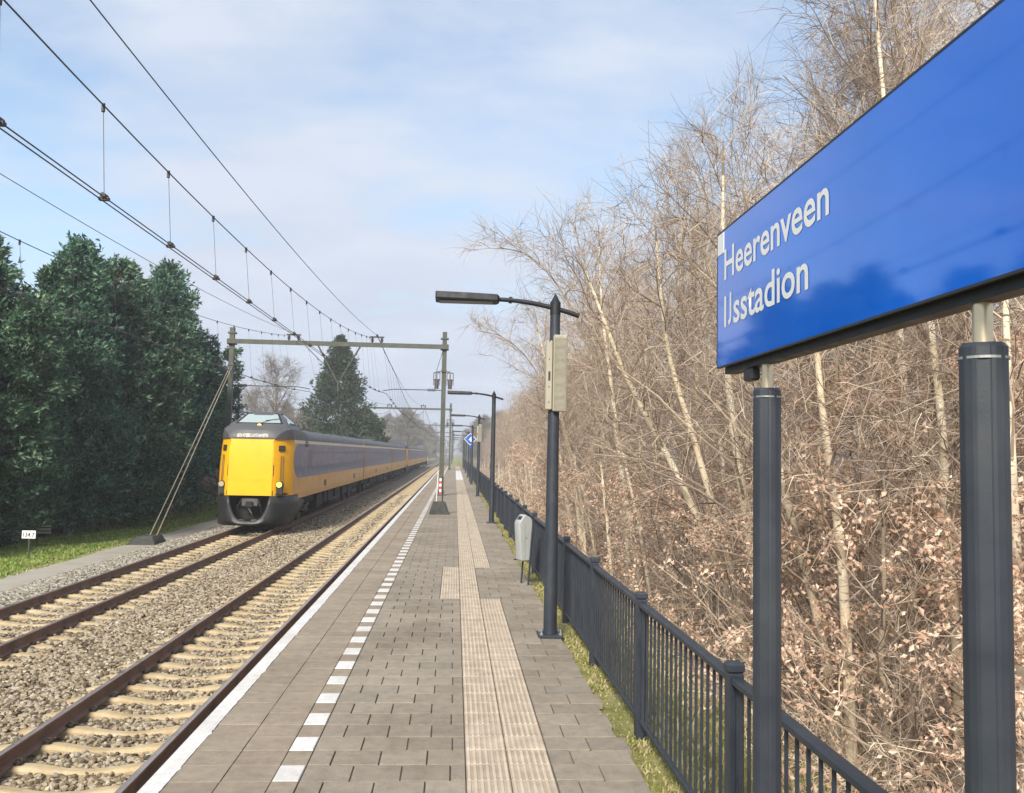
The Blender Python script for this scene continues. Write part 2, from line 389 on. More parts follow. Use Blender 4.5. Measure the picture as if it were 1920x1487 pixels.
F = np.concatenate(Fs); G = np.concatenate(Gs)
stone = link('ballast_stones', mesh_np('ballast_stones', np.concatenate(Vs), [F[~G], F[G]], [M['stone'], M['stonegrey']], [0, 1]), bed)
bed['kind'] = 'stuff'

# railway tracks
def sleeper_mesh():
    b = MB(); z0 = -1.16
    prof = [(-1.255, -1.075), (-1.15, -1.045), (-.95, -1.022), (-.55, -1.02), (-.42, -1.034), (-.2, -1.068), (0, -1.078), (.2, -1.068), (.42, -1.034), (.55, -1.02), (.95, -1.022), (1.15, -1.045), (1.255, -1.075)]
    rings = []
    for x, z in prof:
        w = .092 - .012 * (abs(x) < .35); t = w - .024
        rings.append([(x, -w, z0), (x, -w, z - .035), (x, -t, z - .006), (x, -t * .6, z), (x, t * .6, z), (x, t, z - .006), (x, w, z - .035), (x, w, z0)])
    b.loft(rings); return b
def clip_mesh():
    b = MB(); x = 0; d = 1
    b.box(x - .03, x + .03, -.035, .035, -1.03, -.992)
    b.tube([(x + d * .03, -.05, -.995), (x, -.03, -.98), (x - d * .03, -.045, -.988), (x - d * .03, .03, -.983), (x + d * .005, .045, -.976), (x + d * .03, .02, -.994)], .012, 5)
    return b
def railway(name_c, label, y0, y1):
    cx = TC[name_c]
    t = thing('railway_track', (cx, 10, ZR), label, 'railway track', 'railway tracks')
    prof = [(-.075, -.172), (.075, -.172), (.075, -.160), (.016, -.140), (.010, -.045), (.034, -.036), (.036, -.010), (.030, -.002), (.018, 0), (-.018, 0), (-.030, -.002), (-.036, -.010), (-.034, -.036), (-.010, -.045), (-.016, -.140), (-.075, -.160)]
    for sg in (-1, 1):
        b = MB(); X = cx + sg * .7525
        ysr = [2, 40, 120, 320, 700]
        rings = [[(X + px, y, ZR + pz) for px, pz in prof] for y in ysr]
        b.loft(rings)
        o = b.build('rail', [M['railside'], M['railtop']], t)
        for p in o.data.polygons:
            if p.normal.z > .5 and p.center.z > ZR - .004: p.material_index = 1
    me = sleeper_mesh(); me = me.build('sleeper', M['sleeper'], t); cl = clip_mesh().build('rail_clip', M['clip'], me)
    me.matrix_parent_inverse = Matrix(); cl.matrix_parent_inverse = Matrix()
    def clips(o, first):
        for q, (sg, d) in enumerate(((-1, -1), (-1, 1), (1, -1), (1, 1))):
            if first and q == 0: c = cl
            else: c = cl.copy(); col.objects.link(c); c.parent = o
            c.location = (sg * .7525 + d * .105, 0, 0); c.rotation_euler = (0, 0, 0 if d > 0 else math.pi)
    # local offset: the sleeper mesh carries absolute z, parent sits at (cx,10,ZR)
    k0 = int(math.ceil((y0 - SLEEP0) / .6)); first = True; rest = []
    k1 = int((y1 - SLEEP0) / .6)
    for i, k in enumerate(range(k0, k1)):
        y = SLEEP0 + k * .6
        loc = (float(rng.normal(0, .008)), y - 10, -ZR + float(rng.normal(0, .004))); rz = float(rng.normal(0, .006))
        if i >= 100: rest.append(y); continue
        if first: o = me; first = False; clips(o, True)
        else:
            o = me.copy(); col.objects.link(o); o.parent = t
            if i < 32: clips(o, False)
        o.location = loc; o.rotation_euler = (0, 0, rz)
    if rest:
        src = me.data; V0 = np.array([v.co[:] for v in src.vertices]); n = len(V0)
        F0 = [list(p.vertices) for p in src.polygons]
        b = MB()
        for y in rest:
            b.box(cx - 1.25, cx + 1.25, y - .11, y + .11, -1.16, -1.035)
        b.build('sleeper', M['sleeper'], t, recalc=False, kind='stuff')
    return t
railway('near', 'nearer railway track with cream sleepers and empty rails beside the platform edge', 5.3, 190)
railway('far', 'farther railway track that the yellow train is running on', 9.5, 33.5)

# platform
plat = bpy.data.objects.new('platform', None); col.objects.link(plat); plat['kind'] = 'structure'
PY0, PY1 = 2.5, 138.0
b = MB(); b.box(-1.94, 1.30, PY0, PY1, -1.4, -.014); b.build('platform_slab', M['joint'], plat)
def pavers(name, L, mats, parent, bev=.006, gap=.004, dep=.05, tilt=.0012, midx=None, **tags):
    L = np.array(L, float); n = len(L)
    x0, x1, y0, y1, z = L[:, 0] + gap, L[:, 1] - gap, L[:, 2] + gap * 1.25, L[:, 3] - gap * 1.25, L[:, 4]
    def ring(dx, dz, tl=None):
        zz = z + dz
        P = np.stack([np.stack([x0 + dx, y0 + dx, zz], 1), np.stack([x1 - dx, y0 + dx, zz], 1), np.stack([x1 - dx, y1 - dx, zz], 1), np.stack([x0 + dx, y1 - dx, zz], 1)], 1)
        if tl is not None: P[:, :, 2] += tl
        return P
    tl = rng.normal(0, tilt, (n, 4)) if tilt else np.zeros((n, 4))
    V = np.concatenate([ring(0, -dep), ring(0, -bev, tl), ring(bev, 0, tl)], 1).reshape(-1, 3)
    base = (np.arange(n) * 12)[:, None, None]
    side = np.array([(i + j * 4, (i + 1) % 4 + j * 4, (i + 1) % 4 + 4 + j * 4, i + 4 + j * 4) for j in (0, 1) for i in range(4)])
    top = np.array([(8, 9, 10, 11)])
    F = np.concatenate([(side[None] + base).reshape(-1, 4), (top[None] + base).reshape(-1, 4)])
    return link(name, mesh_np(name, V, [F], mats), parent, **tags)
E0, E1, J1, J2, D1, TA, TM, TB, PR = -1.956, -1.824, -1.491, -1.158, -.978, .128, .43, .733, 1.335
DASH0 = 5.93 - .6 * 6
rows = np.arange(PY0 - .16 + .09, PY1, .3); rows = DASH0 + .3 * np.arange(0, int((PY1 - DASH0) / .3))
W = .335
L = []; Lg = []; Ld = []
for i, y in enumerate(rows):
    far = y > 60
    jz = lambda: float(rng.normal(0, .0016))
    for a, c in ((E1, J1), (J1, J2)): Lg.append((a, c, y, y + .3, jz()))
    if i % 2 == 0: Ld.append((J2, D1 - .004, y + .003, y + .297, .001))
    else: Lg.append((J2, D1, y, y + .3, jz()))
    x = D1 + (-W / 2 if i % 2 else 0); jit = float(rng.normal(0, .008))
    jog = 13.0 < y < 16.45
    xend = TA if not jog else -.175
    while x < xend - .03:
        a = max(x, D1); c = x + W
        a2 = a + (jit if a > D1 else 0); c2 = min(c + jit, xend)
        if xend - c2 < .06: c2 = xend
        if c2 - a2 > .05: L.append((a2, c2, y, y + .3, jz()))
        x += W
    xs0 = TB if not jog else TM
    edge = PR + float(rng.normal(0, .014)) - (.05 if rng.random() < .06 else 0)
    x = xs0 - (W / 2 if i % 2 else 0); jit = float(rng.normal(0, .008))
    while x < edge - .05:
        a = max(x, xs0); c2 = min(x + W, edge)
        if edge - c2 < .13: c2 = edge
        a2 = a + (jit if a > xs0 else 0)
        if c2 - a2 > .05: L.append((a2, c2 + jit * (c2 < edge), y, y + .3, jz() - (.006 if c2 >= edge - .01 else 0)))
        x += W
# joints between blocks in the same row are wider across the walking direction
pavers('paving', [(a + .0015, b_ - .0015, c + .0, d, z) for a, b_, c, d, z in L], [M['paver']], plat, .0028, .0038, .05, .0014)
pavers('paving_edge', Lg, [M['paveredge']], plat, .0025, .0032, .05, .001)
pavers('dashed_line', Ld, [M['paint']], plat, .005, .002, .05, .001)
# painted edge, in metre-long kerb stones whose paint has a ragged inner side
b = MB(); y = PY0; k = 0
while y < PY1:
    ln = 1.5; n = 30; pts = []
    for i in range(n + 1):
        yy = y + .003 + (ln - .006) * i / n
        jag = float(rng.normal(0, .002)) + (float(rng.uniform(.008, .02)) if (rng.random() < .07) else 0)
        pts.append((E1 + jag, yy))
    poly = [(E0, y + .003), (E0, y + ln - .003)] + pts[::-1]
    b.prism(poly, 'z', -.3, .0045)
    y += ln
b.build('edge_stripe', M['paint'], plat, recalc=True)
# tactile strip
Lt = []; Lr = []; Lw = []
for i, y in enumerate(rows):
    jog = 13.0 < y < 16.45
    white = 70 < y < 104
    for c, (a, d) in enumerate(((-.175, TA), (TA, TM), (TM, TB))):
        if c == 0 and not jog: continue
        if c == 2 and jog: continue
        (Lw if white and c > 0 else Lt).append((a, d, y, y + .3, .0 + float(rng.normal(0, .0012))))
        if y < 45 and not (white and c > 0):
            nr = 7; p = (d - a) / nr
            for j in range(nr):
                Lr.append((a + p * j + p * .26, a + p * j + p * .74, y + .006, y + .294, .0065))
pavers('tactile_paving', Lt, [M['tactile']], plat, .006, .003, .05, .0008)
pavers('tactile_ribs', Lr, [M['tactiletop']], plat, .003, 0, .02, 0)
pavers('white_tiles', Lw, [M['paint']], plat, .006, .003, .05, .0008)
# ------------------------------------------------------------------ fence
FX = 1.53; FP = 2.33; F0 = 6.97 - 2 * FP; ZF = -.06
fence = thing('railing_fence', (FX, F0, ZF), 'long dark blue metal bar railing running along the grass verge of the platform', 'fence')
nP = 56
def post_mb():
    b = MB(); b.box(FX - .042, FX + .042, F0 - .042, F0 + .042, ZF - .15, ZF + 1.10, 0, .006)
    b.box(FX - .047, FX + .047, F0 - .047, F0 + .047, ZF + 1.10, ZF + 1.155, 0, .012); return b
def panel_mb():
    b = MB(); a, c = F0 + .05, F0 + FP - .05
    b.box(FX - .032, FX + .032, a, c, ZF + 1.04, ZF + 1.085, 0, .01)
    b.box(FX - .02, FX + .02, a, c, ZF + .13, ZF + .165, 0, .006)
    n = 18
    for i in range(n):
        y = a + (c - a) * (i + .5) / n
        b.tube([(FX, y, ZF + .165), (FX, y, ZF + 1.04)], 0.0105, 6, 0, False)
    for y in (a, c):
        b.box(FX - .008, FX + .008, y - .012, y + .012, ZF + .165, ZF + 1.04)
    return b
p0 = post_mb().build('post', M['navy'], fence); q0 = panel_mb().build('railing_panel', M['navy'], fence)
for i in range(1, nP):
    o = p0.copy(); col.objects.link(o); o.location = (0, i * FP, 0)
    if i < nP - 1: q = q0.copy(); col.objects.link(q); q.location = (0, i * FP, 0)

# ------------------------------------------------------------------ lamp posts
LX = 1.20; LY = 10.55
def lamp():
    t = thing('lamp_post', (LX, LY, 0), 'nearest lamp post, dark blue, with a pale loudspeaker on its pole', 'lamp post', 'lamp posts along the platform')
    b = MB(); b.tube([(LX, LY, .03), (LX, LY, 1.2), (LX, LY, 3.6), (LX, LY, 4.07)], [.082, .078, .064, .061], 20)
    b.build('pole', M['navy'], t, auto=40)
    b = MB(); b.tube([(LX, LY, 3.92), (LX, LY, 4.075), (LX, LY, 4.08), (LX, LY, 4.185)], [.066, .066, .06, .006], 16); b.build('finial', M['lampmetal'], t, auto=40)
    b = MB(); b.box(LX - .15, LX + .15, LY - .15, LY + .15, -.006, .03, 0, .005); bp = b.build('base_plate', M['navy'], t)
    for sx_ in (-1, 1):
        for sy_ in (-1, 1):
            b = MB(); x, y = LX + sx_ * .115, LY + sy_ * .115
            b.tube([(x, y, .03), (x, y, .052)], .02, 6); b.tube([(x, y, .05), (x, y, .10)], .010, 8); b.build('bolt', M['galv'], bp)
    pts = []
    for k in range(13):
        u = k / 12; x = 1.50 - (1.50 - .48) * u
        z = 3.915 + (4.092 - 3.915) * (1 - (1 - u) ** 1.9)
        pts.append((x, LY, z))
    b = MB(); b.tube(pts, [.030] * 9 + [.027] * 4, 12); b.tube([(.66, LY, 4.086), (.62, LY, 4.09)], .042, 12)
    b.build('arm', M['lampmetal'], t, auto=40)
    b = MB()
    prof = lambda y0, y1, z0, z1: [(.50, y0, z0), (.50, y1, z0), (.50, y1, z1), (.50, y0, z1)]
    def rg(x, w, z0, z1): return [(x, LY - w, z0), (x, LY - w * 1.06, z0 + .02), (x, LY - w * .9, z1), (x, LY + w * .9, z1), (x, LY + w * 1.06, z0 + .02), (x, LY + w, z0)]
    b.loft([rg(.50, .075, 4.055, 4.12), rg(.47, .12, 4.045, 4.138), rg(.1, .145, 4.05, 4.146), rg(-.27, .145, 4.056, 4.152), rg(-.285, .13, 4.062, 4.148)])
    lu = b.build('luminaire', M['lampmetal'], t)
    b = MB(); b.box(-.24, .42, LY - .11, LY + .11, 4.042, 4.049); b.build('lens_cover', M['glass'], lu)
    return t
lamp0 = lamp()
labs = ['second lamp post from the camera, bare dark pole with long flat lamp head', 'third lamp post, carrying the smaller pale loudspeaker box', 'fourth lamp post, just behind and beside the blue number sign',
        'fifth lamp post along the fence, seen small beyond the blue number sign', 'sixth lamp post along the fence, thin and hazy in the distance', 'seventh lamp post along the fence, faint and far away', 'last and most distant lamp post at the far platform end']
for i, y in enumerate([27.46, 44.2, 60.8, 77.6, 94.5, 111.3, 128.2]):
    dup(lamp0, (LX, y, 0), labs[i])

def speaker(x, y, z0, z1, label):
    t = thing('loudspeaker', (x, y, z0), label, 'loudspeaker', 'loudspeakers on the lamp posts')
    h = z1 - z0; yf = y - .15
    ca, sa = math.cos(R(-8)), math.sin(R(-8))
    b = MB(); b.box(x - .028, x + .142, yf, y - .068, z0, z1, 0, .012)
    body = b.build('housing', M['beige'], t)
    b = MB(); n = 62
    for i in range(n):
        z = z0 + .03 + (h - .06) * i / n
        b.box(x - .018, x + .132, yf - .009, yf - .003, z, z + (h - .06) / n * .55)
    b.build('grille', M['beige'], t)
    for k in (0, 1, 2, 3, 4, 5):
        zc = z0 + h * (.10 + .155 * k + (.03 if k > 2 else 0))
        b = MB(); b.tube([(x + .057, yf + .0, zc), (x + .057, yf - .0045, zc)], .062, 20); b.build('speaker_cone', M['beigedark'], t)
    b = MB(); b.box(x - .115, x - .034, y - .11, y - .03, z0 + .02, z1 - .07, 0, .01); sd = b.build('side_box', M['beige'], t)
    b = MB(); b.box(x - .085, x - .06, y - .113, y - .11, z0 + .40 * h, z0 + .52 * h)
    for zz in (.12, .32, .68, .92): b.tube([(x - .075, y - .11, z0 + zz * h), (x - .075, y - .114, z0 + zz * h)], .008, 8)
    b.build('socket', M['ink'], sd)
    return t
speaker(LX, LY, 2.715, 3.655, 'large beige column loudspeaker with slatted grille on the nearest lamp post')
speaker(LX, 44.2, 2.75, 3.65, 'small beige loudspeaker on the third lamp post')

# ------------------------------------------------------------------ station name sign
SX = 1.20
sign = thing('station_sign', (SX, 2.57, 0), 'big glossy blue station name sign with white lettering on two dark posts', 'station sign')
y0, y1, z0, z1 = 1.42, 3.715, 2.585, 3.178
b = MB(); b.box(1.155, 1.235, y0, y1, z0 + .004, z1, 0, .004)
b.box(1.143, 1.155, y0, y1, z1 - .002, z1 + .004); b.box(1.143, 1.155, y0, y1, z0 - .004, z0 + .003)
b.box(1.143, 1.155, y1 - .002, y1 + .004, z0 + .003, z1 - .002); b.box(1.143, 1.155, y0 - .006, y0 + .002, z0 + .003, z1 - .002)
b.box(1.17, 1.222, y0 + .02, y1 - .03, z0 - .03, z0 + .004)
b.build('sign_frame', M['black'], sign)
b = MB(); b.box(1.1445, 1.155, y0 + .002, y1 - .002, z0 + .003, z1 - .002); b.build('sign_panel', M['signblue'], sign)
b = MB(); b.box(1.1425, 1.1445, y1 - .092, y1 - .006, z1 - .098, z1 - .007); b.build('corner_square', M['signwhite'], sign)
def lettering(txt, name, width, height, origin, xdir, ydir, mat, parent, offset=.0, thick=.002):
    cu = bpy.data.curves.new(name + '_curve', 'FONT'); cu.body = txt; cu.size = 1; cu.offset = offset; cu.resolution_u = 4; cu.extrude = .0
    o = bpy.data.objects.new(name + '_src', cu); col.objects.link(o)
    dg = bpy.context.evaluated_depsgraph_get(); me = bpy.data.meshes.new_from_object(o.evaluated_get(dg)); bpy.data.objects.remove(o); 
    P = np.array([v.co[:] for v in me.vertices]); w0, w1 = P[:, 0].min(), P[:, 0].max()
    cap = .73
    xd, yd = np.array(xdir, float), np.array(ydir, float)
    sxx = width / (w1 - w0); syy = height / cap
    W_ = np.array(origin)[None] + ((P[:, :1] - w0) * sxx) * xd + (P[:, 1:2] * syy) * yd
    for v, p in zip(me.vertices, W_): v.co = p
    me.materials.clear(); me.materials.append(mat)
    return link(name, me, parent)
lettering('Heerenveen', 'lettering', 1.045, .137, (1.1428, 3.612, 2.957), (0, -1, 0), (0, 0, 1), M['signwhite'], sign, .014)
lettering('I', 'lettering', .028, .137, (1.1428, 3.612, 2.752), (0, -1, 0), (0, 0, 1), M['signwhite'], sign, .014)
b = MB()
# J standing on the baseline, as the sign writes it
yj = 3.612 - .085; w_ = .021; arc = [(.0 - .030 * (1 - math.cos(a)), .032 - .032 * math.sin(a)) for a in np.linspace(0, math.pi * .56, 7)]
outer = [(w_ / 2, .137)] + [(w_ / 2 + (x if i == 0 else x), z) for i, (x, z) in enumerate(arc)]
inner = [(-w_ / 2 - .018 * (1 - math.cos(a)), .036 - .016 * math.sin(a)) for a in np.linspace(0, math.pi * .56, 7)][::-1] + [(-w_ / 2, .137)]
b.add([(1.1428, yj - x, 2.752 + z) for x, z in outer + inner], [list(range(len(outer) + len(inner)))])
b.build('lettering', M['signwhite'], sign)
lettering('sstadion', 'lettering', .762, .137, (1.1428, 3.612 - .123, 2.752), (0, -1, 0), (0, 0, 1), M['signwhite'], sign, .014)
for y, in ((3.255,), (1.885,)):
    b = MB(); rings = []
    for z, s_ in ((-.2, 1), (2.42, 1), (2.452, 1), (2.462, .86)):
        rg = []
        for k in range(8):
            a = 2 * math.pi * k / 8 + R(14)
            for da, rr in ((-.33, .0535), (-.03, .0552), (.03, .0552), (.33, .0535)) if k % 2 == 0 else ((-.30, .0525), (-.24, .0505), (.24, .0505), (.30, .0525)):
                rg.append((SX + s_ * rr * math.cos(a + da), y + s_ * rr * math.sin(a + da), z))
        rings.append(rg)
    b.loft(rings); p = b.build('post', M['navy'], sign, auto=8)
    b = MB(); b.tube([(SX, y, 2.425), (SX, y, 2.431)], .0545, 32); b.build('collar', M['galv'], p)
    b = MB(); b.tube([(SX, y, 2.45), (SX, y, 2.565)], .0215, 20); b.build('stub', M['steel'], p, auto=40)
b = MB(); b.box(1.16, 1.20, 3.32, 3.42, 2.50, 2.552, 0, .008); b.build('junction_box', M['black'], sign)

# ------------------------------------------------------------------ litter bin
t = thing('litter_bin', (1.2, 14.7, 0), 'pale grey litter bin leaning beside the railing on two dark legs', 'litter bin')
prof = [(1.045, 1.02), (1.062, 1.055), (1.15, 1.155), (1.175, 1.165), (1.285, 1.12), (1.315, 1.085), (1.322, .99), (1.275, .405), (1.255, .39), (1.115, .39), (1.095, .41)]
cx_, cz_ = 1.19, .8
b = MB()
b.loft([[(cx_ + (x - cx_) * k, y, cz_ + (z - cz_) * k) for x, z in prof] for y, k in ((14.53, .96), (14.55, 1), (14.86, 1), (14.88, .96))])
bb = b.build('bin_body', M['binwhite'], t, auto=35)
d = np.array([.088, .1]); d /= np.linalg.norm(d); nn = np.array([-d[1], d[0]])
P0 = np.array([1.062, 1.055]); A = P0 + d * .03; B = P0 + d * .105
b = MB(); b.loft([[(A[0] + nn[0] * h, y, A[1] + nn[1] * h) for h in (.0, .004) for y in ((14.60, 14.81) if h == 0 else (14.81, 14.60))], [(B[0] + nn[0] * h, y, B[1] + nn[1] * h) for h in (.0, .004) for y in ((14.60, 14.81) if h == 0 else (14.81, 14.60))]])
b.build('bin_slot', M['ink'], t)
b = MB(); b.prism([(1.155, 1.0), (1.16, 1.0), (1.17, .42), (1.165, .42)], 'y', 14.524, 14.531); b.tube([(1.19, 14.53, .78), (1.19, 14.517, .78)], .012, 10); b.build('bin_seam', M['beigedark'], bb)
for y in (14.50, 14.91):
    b = MB(); b.tube([(1.235, y, -.05), (1.30, y, .75), (1.333, y, 1.08), (1.325, y, 1.125), (1.30, y, 1.14)], .021, 10); b.build('leg', M['navy'], t, auto=40)
t.rotation_euler = (0, 0, R(24)); t.scale = (.86, .6, 1)
b = MB(); b.tube([(1.33, 14.5, 1.02), (1.33, 14.91, 1.02)], .014, 8); b.tube([(1.29, 14.5, .5), (1.29, 14.91, .5)], .014, 8); b.build('crossbar', M['navy'], t)

# ------------------------------------------------------------------ number sign
t = thing('number_sign', (1.14, 65, 0), 'blue diamond sign with a white number 4 on a pole by the far railing', 'sign')
b = MB(); b.tube([(1.14, 65, 0), (1.14, 65, 3.1)], .045, 12); b.build('pole', M['navy'], t)
r_ = .47; zc = 3.22
b = MB(); b.prism([(1.12 - r_, zc), (1.12, zc - r_), (1.12 + r_, zc), (1.12, zc + r_)], 'y', 64.9, 64.94); b.build('border', M['white'], t)
r_ = .42
b = MB(); b.prism([(1.12 - r_, zc), (1.12, zc - r_), (1.12 + r_, zc), (1.12, zc + r_)], 'y', 64.893, 64.9); b.build('face', M['bluediamond'], t)
lettering('4', 'number', .25, .40, (.995, 64.885, zc - .2), (1, 0, 0), (0, 0, 1), M['white'], t, .01)
b = MB(); b.box(1.06, 1.30, 64.9, 64.93, 2.50, 2.72); b.build('small_plate', M['bluediamond'], t)

# ------------------------------------------------------------------ barrier block on the platform
t = thing('barrier_block', (-.52, 30.8, 0), 'dark concrete block on the platform holding two thin marker rods', 'concrete block')
b = MB(); b.loft([[(-.87, 30.55, -.005), (-.16, 30.55, -.005), (-.16, 31.15, -.005), (-.87, 31.15, -.005)], [(-.84, 30.58, .12), (-.19, 30.58, .12), (-.19, 31.12, .12), (-.84, 31.12, .12)], [(-.745, 30.68, .43), (-.30, 30.68, .43), (-.30, 31.0, .43), (-.745, 31.0, .43)], [(-.72, 30.70, .45), (-.32, 30.70, .45), (-.32, 30.98, .45), (-.72, 30.98, .45)]])
b.build('block', M['concdark'], t)
b = MB(); b.tube([(-.62, 30.8, .44), (-.58, 30.8, 1.55)], .013, 8); b.build('rod', M['white'], t)
b = MB(); b.tube([(-.41, 30.8, .44), (-.405, 30.8, 1.32)], .025, 8); b.build('rod', M['navy'], t)
b = MB()
for k in range(6):
    b.box(-.525, -.455, 30.74, 30.76, .70 + k * .095, .70 + (k + 1) * .095 - .001, k % 2)
b.build('striped_marker', [M['red'], M['white']], t)

# ------------------------------------------------------------------ overhead line gantries
GY = [44.2, 108.5, 173., 237., 301.]
GX0, GX1, GZ = -11.40, -.665, 7.57
def gantry(i, y):
    lab = ['nearest overhead line portal, from hedge to platform, above the train', 'second overhead line portal behind the nearest one', 'third overhead line portal, thin in the haze', 'fourth overhead line portal, faint in the haze', 'farthest overhead line portal, barely visible'][i]
    t = thing('overhead_portal', (-.665, y, 0), lab, 'overhead line portal', 'overhead line portals across the tracks')
    for x, zb in ((GX0, -1.35), (GX1, 0.)):
        zt = 8.30 if x < -5 else 8.38
        b = MB(); w = .115
        b.box(x - w, x + w, y - .03, y + .03, zb, zt); b.box(x - w, x - w + .022, y - .11, y - .03, zb, zt); b.box(x + w - .022, x + w, y - .11, y - .03, zb, zt)
        b.box(x - w, x - w + .022, y + .03, y + .11, zb, zt); b.box(x + w - .022, x + w, y + .03, y + .11, zb, zt)
        b.box(x - w + .022, x + w - .022, y - .104, y - .03, zb, zt - .01)
        m = b.build('mast', M['mast'], t)
        b = MB(); b.box(x - .20, x + .20, y - .15, y + .15, 7.98, 8.06); b.box(x - .21, x + .21, y - .16, y + .16, 7.43, 7.72, 0, .01); b.box(x - .14, x + .14, y - .13, y + .13, 6.35, 6.43); b.build('collar', M['mast'], m)
        if x > -5:
            b = MB(); b.box(x - .25, x + .25, y - .25, y + .25, -.01, .05, 0, .01); b.box(x - .16, x + .16, y - .16, y + .16, .05, .25); b.build('footing', M['mast'], m)
        else:
            b = MB(); b.box(x - .35, x + .35, y - .35, y + .35, -1.5, -1.1, 0, .03); b.build('footing', M['conc'], m)
    b = MB(); a, c = GX0 + .0, GX1 + .0
    b.box(GX0 - .2, GX1 + .21, y - .11 - .16, y - .16 - .03, 7.46, 7.69); b.build('beam', M['mast'], t)
    for x in (-8.29, -4.10):
        b = MB()
        for dx in (-.24, .24):
            b.tube([(x + dx, y - .2, 7.69), (x + dx, y - .2, 7.95)], .045, 8); 
            for k in range(3): b.tube([(x + dx, y - .2, 7.76 + k * .06), (x + dx, y - .2, 7.785 + k * .06)], .085, 10)
        b.box(x - .36, x + .36, y - .24, y - .16, 7.95, 8.02); b.tube([(x, y - .2, 8.02), (x, y - .2, 8.12)], .06, 8)
        b.build('insulator', M['insul'], t)
    b = MB(); b.tube([(-7.05, y - .2, 7.46), (-6.45, y - .2, 6.35), (-6.0, y - .2, 5.55)], .045, 8); b.tube([(-4.95, y - .2, 7.46), (-5.6, y - .2, 6.3), (-6.0, y - .2, 5.55)], .045, 8); b.tube([(-6.0, y - .2, 5.6), (-6.0, y - .2, 5.15)], .05, 8)
    b.build('hanger', M['mast'], t)
    for s_, xa, xb in ((1, GX1, -3.75), (-1, GX0, -7.45)):
        b = MB(); b.tube([(xa, y, 5.36), (xb + s_ * .55, y, 5.36), (xb, y, 5.27), (xb, y, 5.14)], .022, 8)
        for k in range(6): b.tube([(xa - s_ * (.42 + k * .07), y, 5.36), (xa - s_ * (.455 + k * .07), y, 5.36)], .075, 10)
        b.build('steady_arm', M['wire'], t)
    for dx in (-.36, .32):
        b = MB(); x = GX1 + dx
        b.box(x - .17, x + .17, y - .2, y - .1, 6.22, 6.27); b.tube([(x, y - .15, 5.92), (x, y - .15, 6.2)], .03, 8)
        b.tube([(x, y - .15, 5.42), (x, y - .15, 5.9)], [.105, .125], 12)
        b.tube([(x - .16, y - .15, 5.6), (x - .16, y - .15, 6.22)], .018, 6); b.tube([(x + .16, y - .15, 5.6), (x + .16, y - .15, 6.22)], .018, 6)
        b.box(x - .17, x + .17, y - .19, y - .11, 5.86, 5.92); b.box(min(x, GX1), max(x, GX1), y - .17, y - .13, 6.28, 6.33)
        b.build('tension_weight', M['undermetal'], t)
    b = MB(); b.tube([(GX1 - .08, y - .13, 7.4), (GX1 - .42, y - .13, 6.2), (GX1 - .46, y - .13, 5.4)], .012, 5); b.build('cable', M['wire'], t)
    return t
for i, y in enumerate(GY): gantry(i, y)

# wires
def span_z(y, zs, sag, ya, yb): u = (y - ya) / (yb - ya); return zs - 4 * sag * u * (1 - u)
SPANS = [(GY[0] - 61.4, GY[0])] + list(zip(GY[:-1], GY[1:]))
CZ = 4.74
def overhead(cx, xm, label, xf, flabel):
    t = thing('overhead_wire', (cx, 30, 5), label, 'overhead wire', 'overhead contact lines')
    b = MB(); bf = MB(); rest = MB(); near = []
    for k, (ya, yb) in enumerate(SPANS):
        ys_ = np.linspace(max(ya, 1.5), yb, 26)
        # the messenger drops steeply from the beam insulator, then hangs in a parabola
        def mz(y):
            return span_z(y, 8.03, 2.34, ya, yb)
        def mx(y):
            e = min(y - ya, yb - y); u = min(1, max(0, e / 9)); return xm * (1 - u) + (cx - .075) * u
        ym = ys_
        b.tube([(mx(y), y, mz(y)) for y in ym], .0085 if k == 0 else .011, 6)
        bf.tube([(xf, y, span_z(y, 8.08, 1.05, ya, yb)) for y in ys_], .0085 if k == 0 else .011, 6)
        y = 6.99 - 2.06 * 3 if k == 0 else ya + 3
        while y < yb - 2.6:
            if y > 3: near.append((k, y, mx(y), mz(y)))
            y += 2.06
    b.build('messenger_wire', M['wire'], t, recalc=False)
    for dx in (-.035, .035):
        b = MB(); pts = []
        for k, (ya, yb) in enumerate(SPANS):
            for y in np.linspace(max(ya, 1.5), yb, 8)[(0 if k == 0 else 1):]:
                e = min(y - ya, yb - y); pts.append((cx + dx + .12 * math.cos((y - 44.2) / 64.3 * math.pi), y, CZ + (.38 * (1 - min(1, e / 14)) ** 2)))
        b.tube(pts, .0075, 6); b.build('contact_wire', M['wire'], t, recalc=False)
    def drop(bb, k, y, x, z):
        ya, yb = SPANS[k]; e = min(y - ya, yb - y); xc = cx + .12 * math.cos((y - 44.2) / 64.3 * math.pi); zc_ = CZ + .38 * (1 - min(1, e / 14)) ** 2
        bb.tube([(xc, y, zc_), (x, y, z)], .0038 if y < 40 else .006, 4, 0, False)
        bb.tube([(xc, y - .05, zc_ + .035), (xc, y + .05, zc_ + .035)], .03, 6); bb.box(xc - .05, xc + .05, y - .03, y + .03, zc_ - .012, zc_ + .02)
        bb.tube([(x, y, z - .07), (x, y, z + .02)], .02, 6)
    for j, (k, y, x, z) in enumerate(near):
        if j < 48: bb = MB(); drop(bb, k, y, x, z); bb.build('dropper', M['wire'], t, recalc=False)
        else: drop(rest, k, y, x, z)
    rest.build('dropper', M['wire'], t, recalc=False, kind='stuff')
    o = bf.build('feeder_wire', M['wire'], None, recalc=False); tag(o, flabel, 'overhead wire', 'feeder wires on the portal insulators')
overhead(-3.68, -4.10, 'overhead contact line with droppers above the nearer empty track', -4.10, 'single high wire right of the dropper wires, running to the near track insulator')
overhead(-7.53, -8.29, 'overhead contact line with droppers above the track of the yellow train', -8.29, 'single high wire running to the insulator above the train, crossing over the hedge')

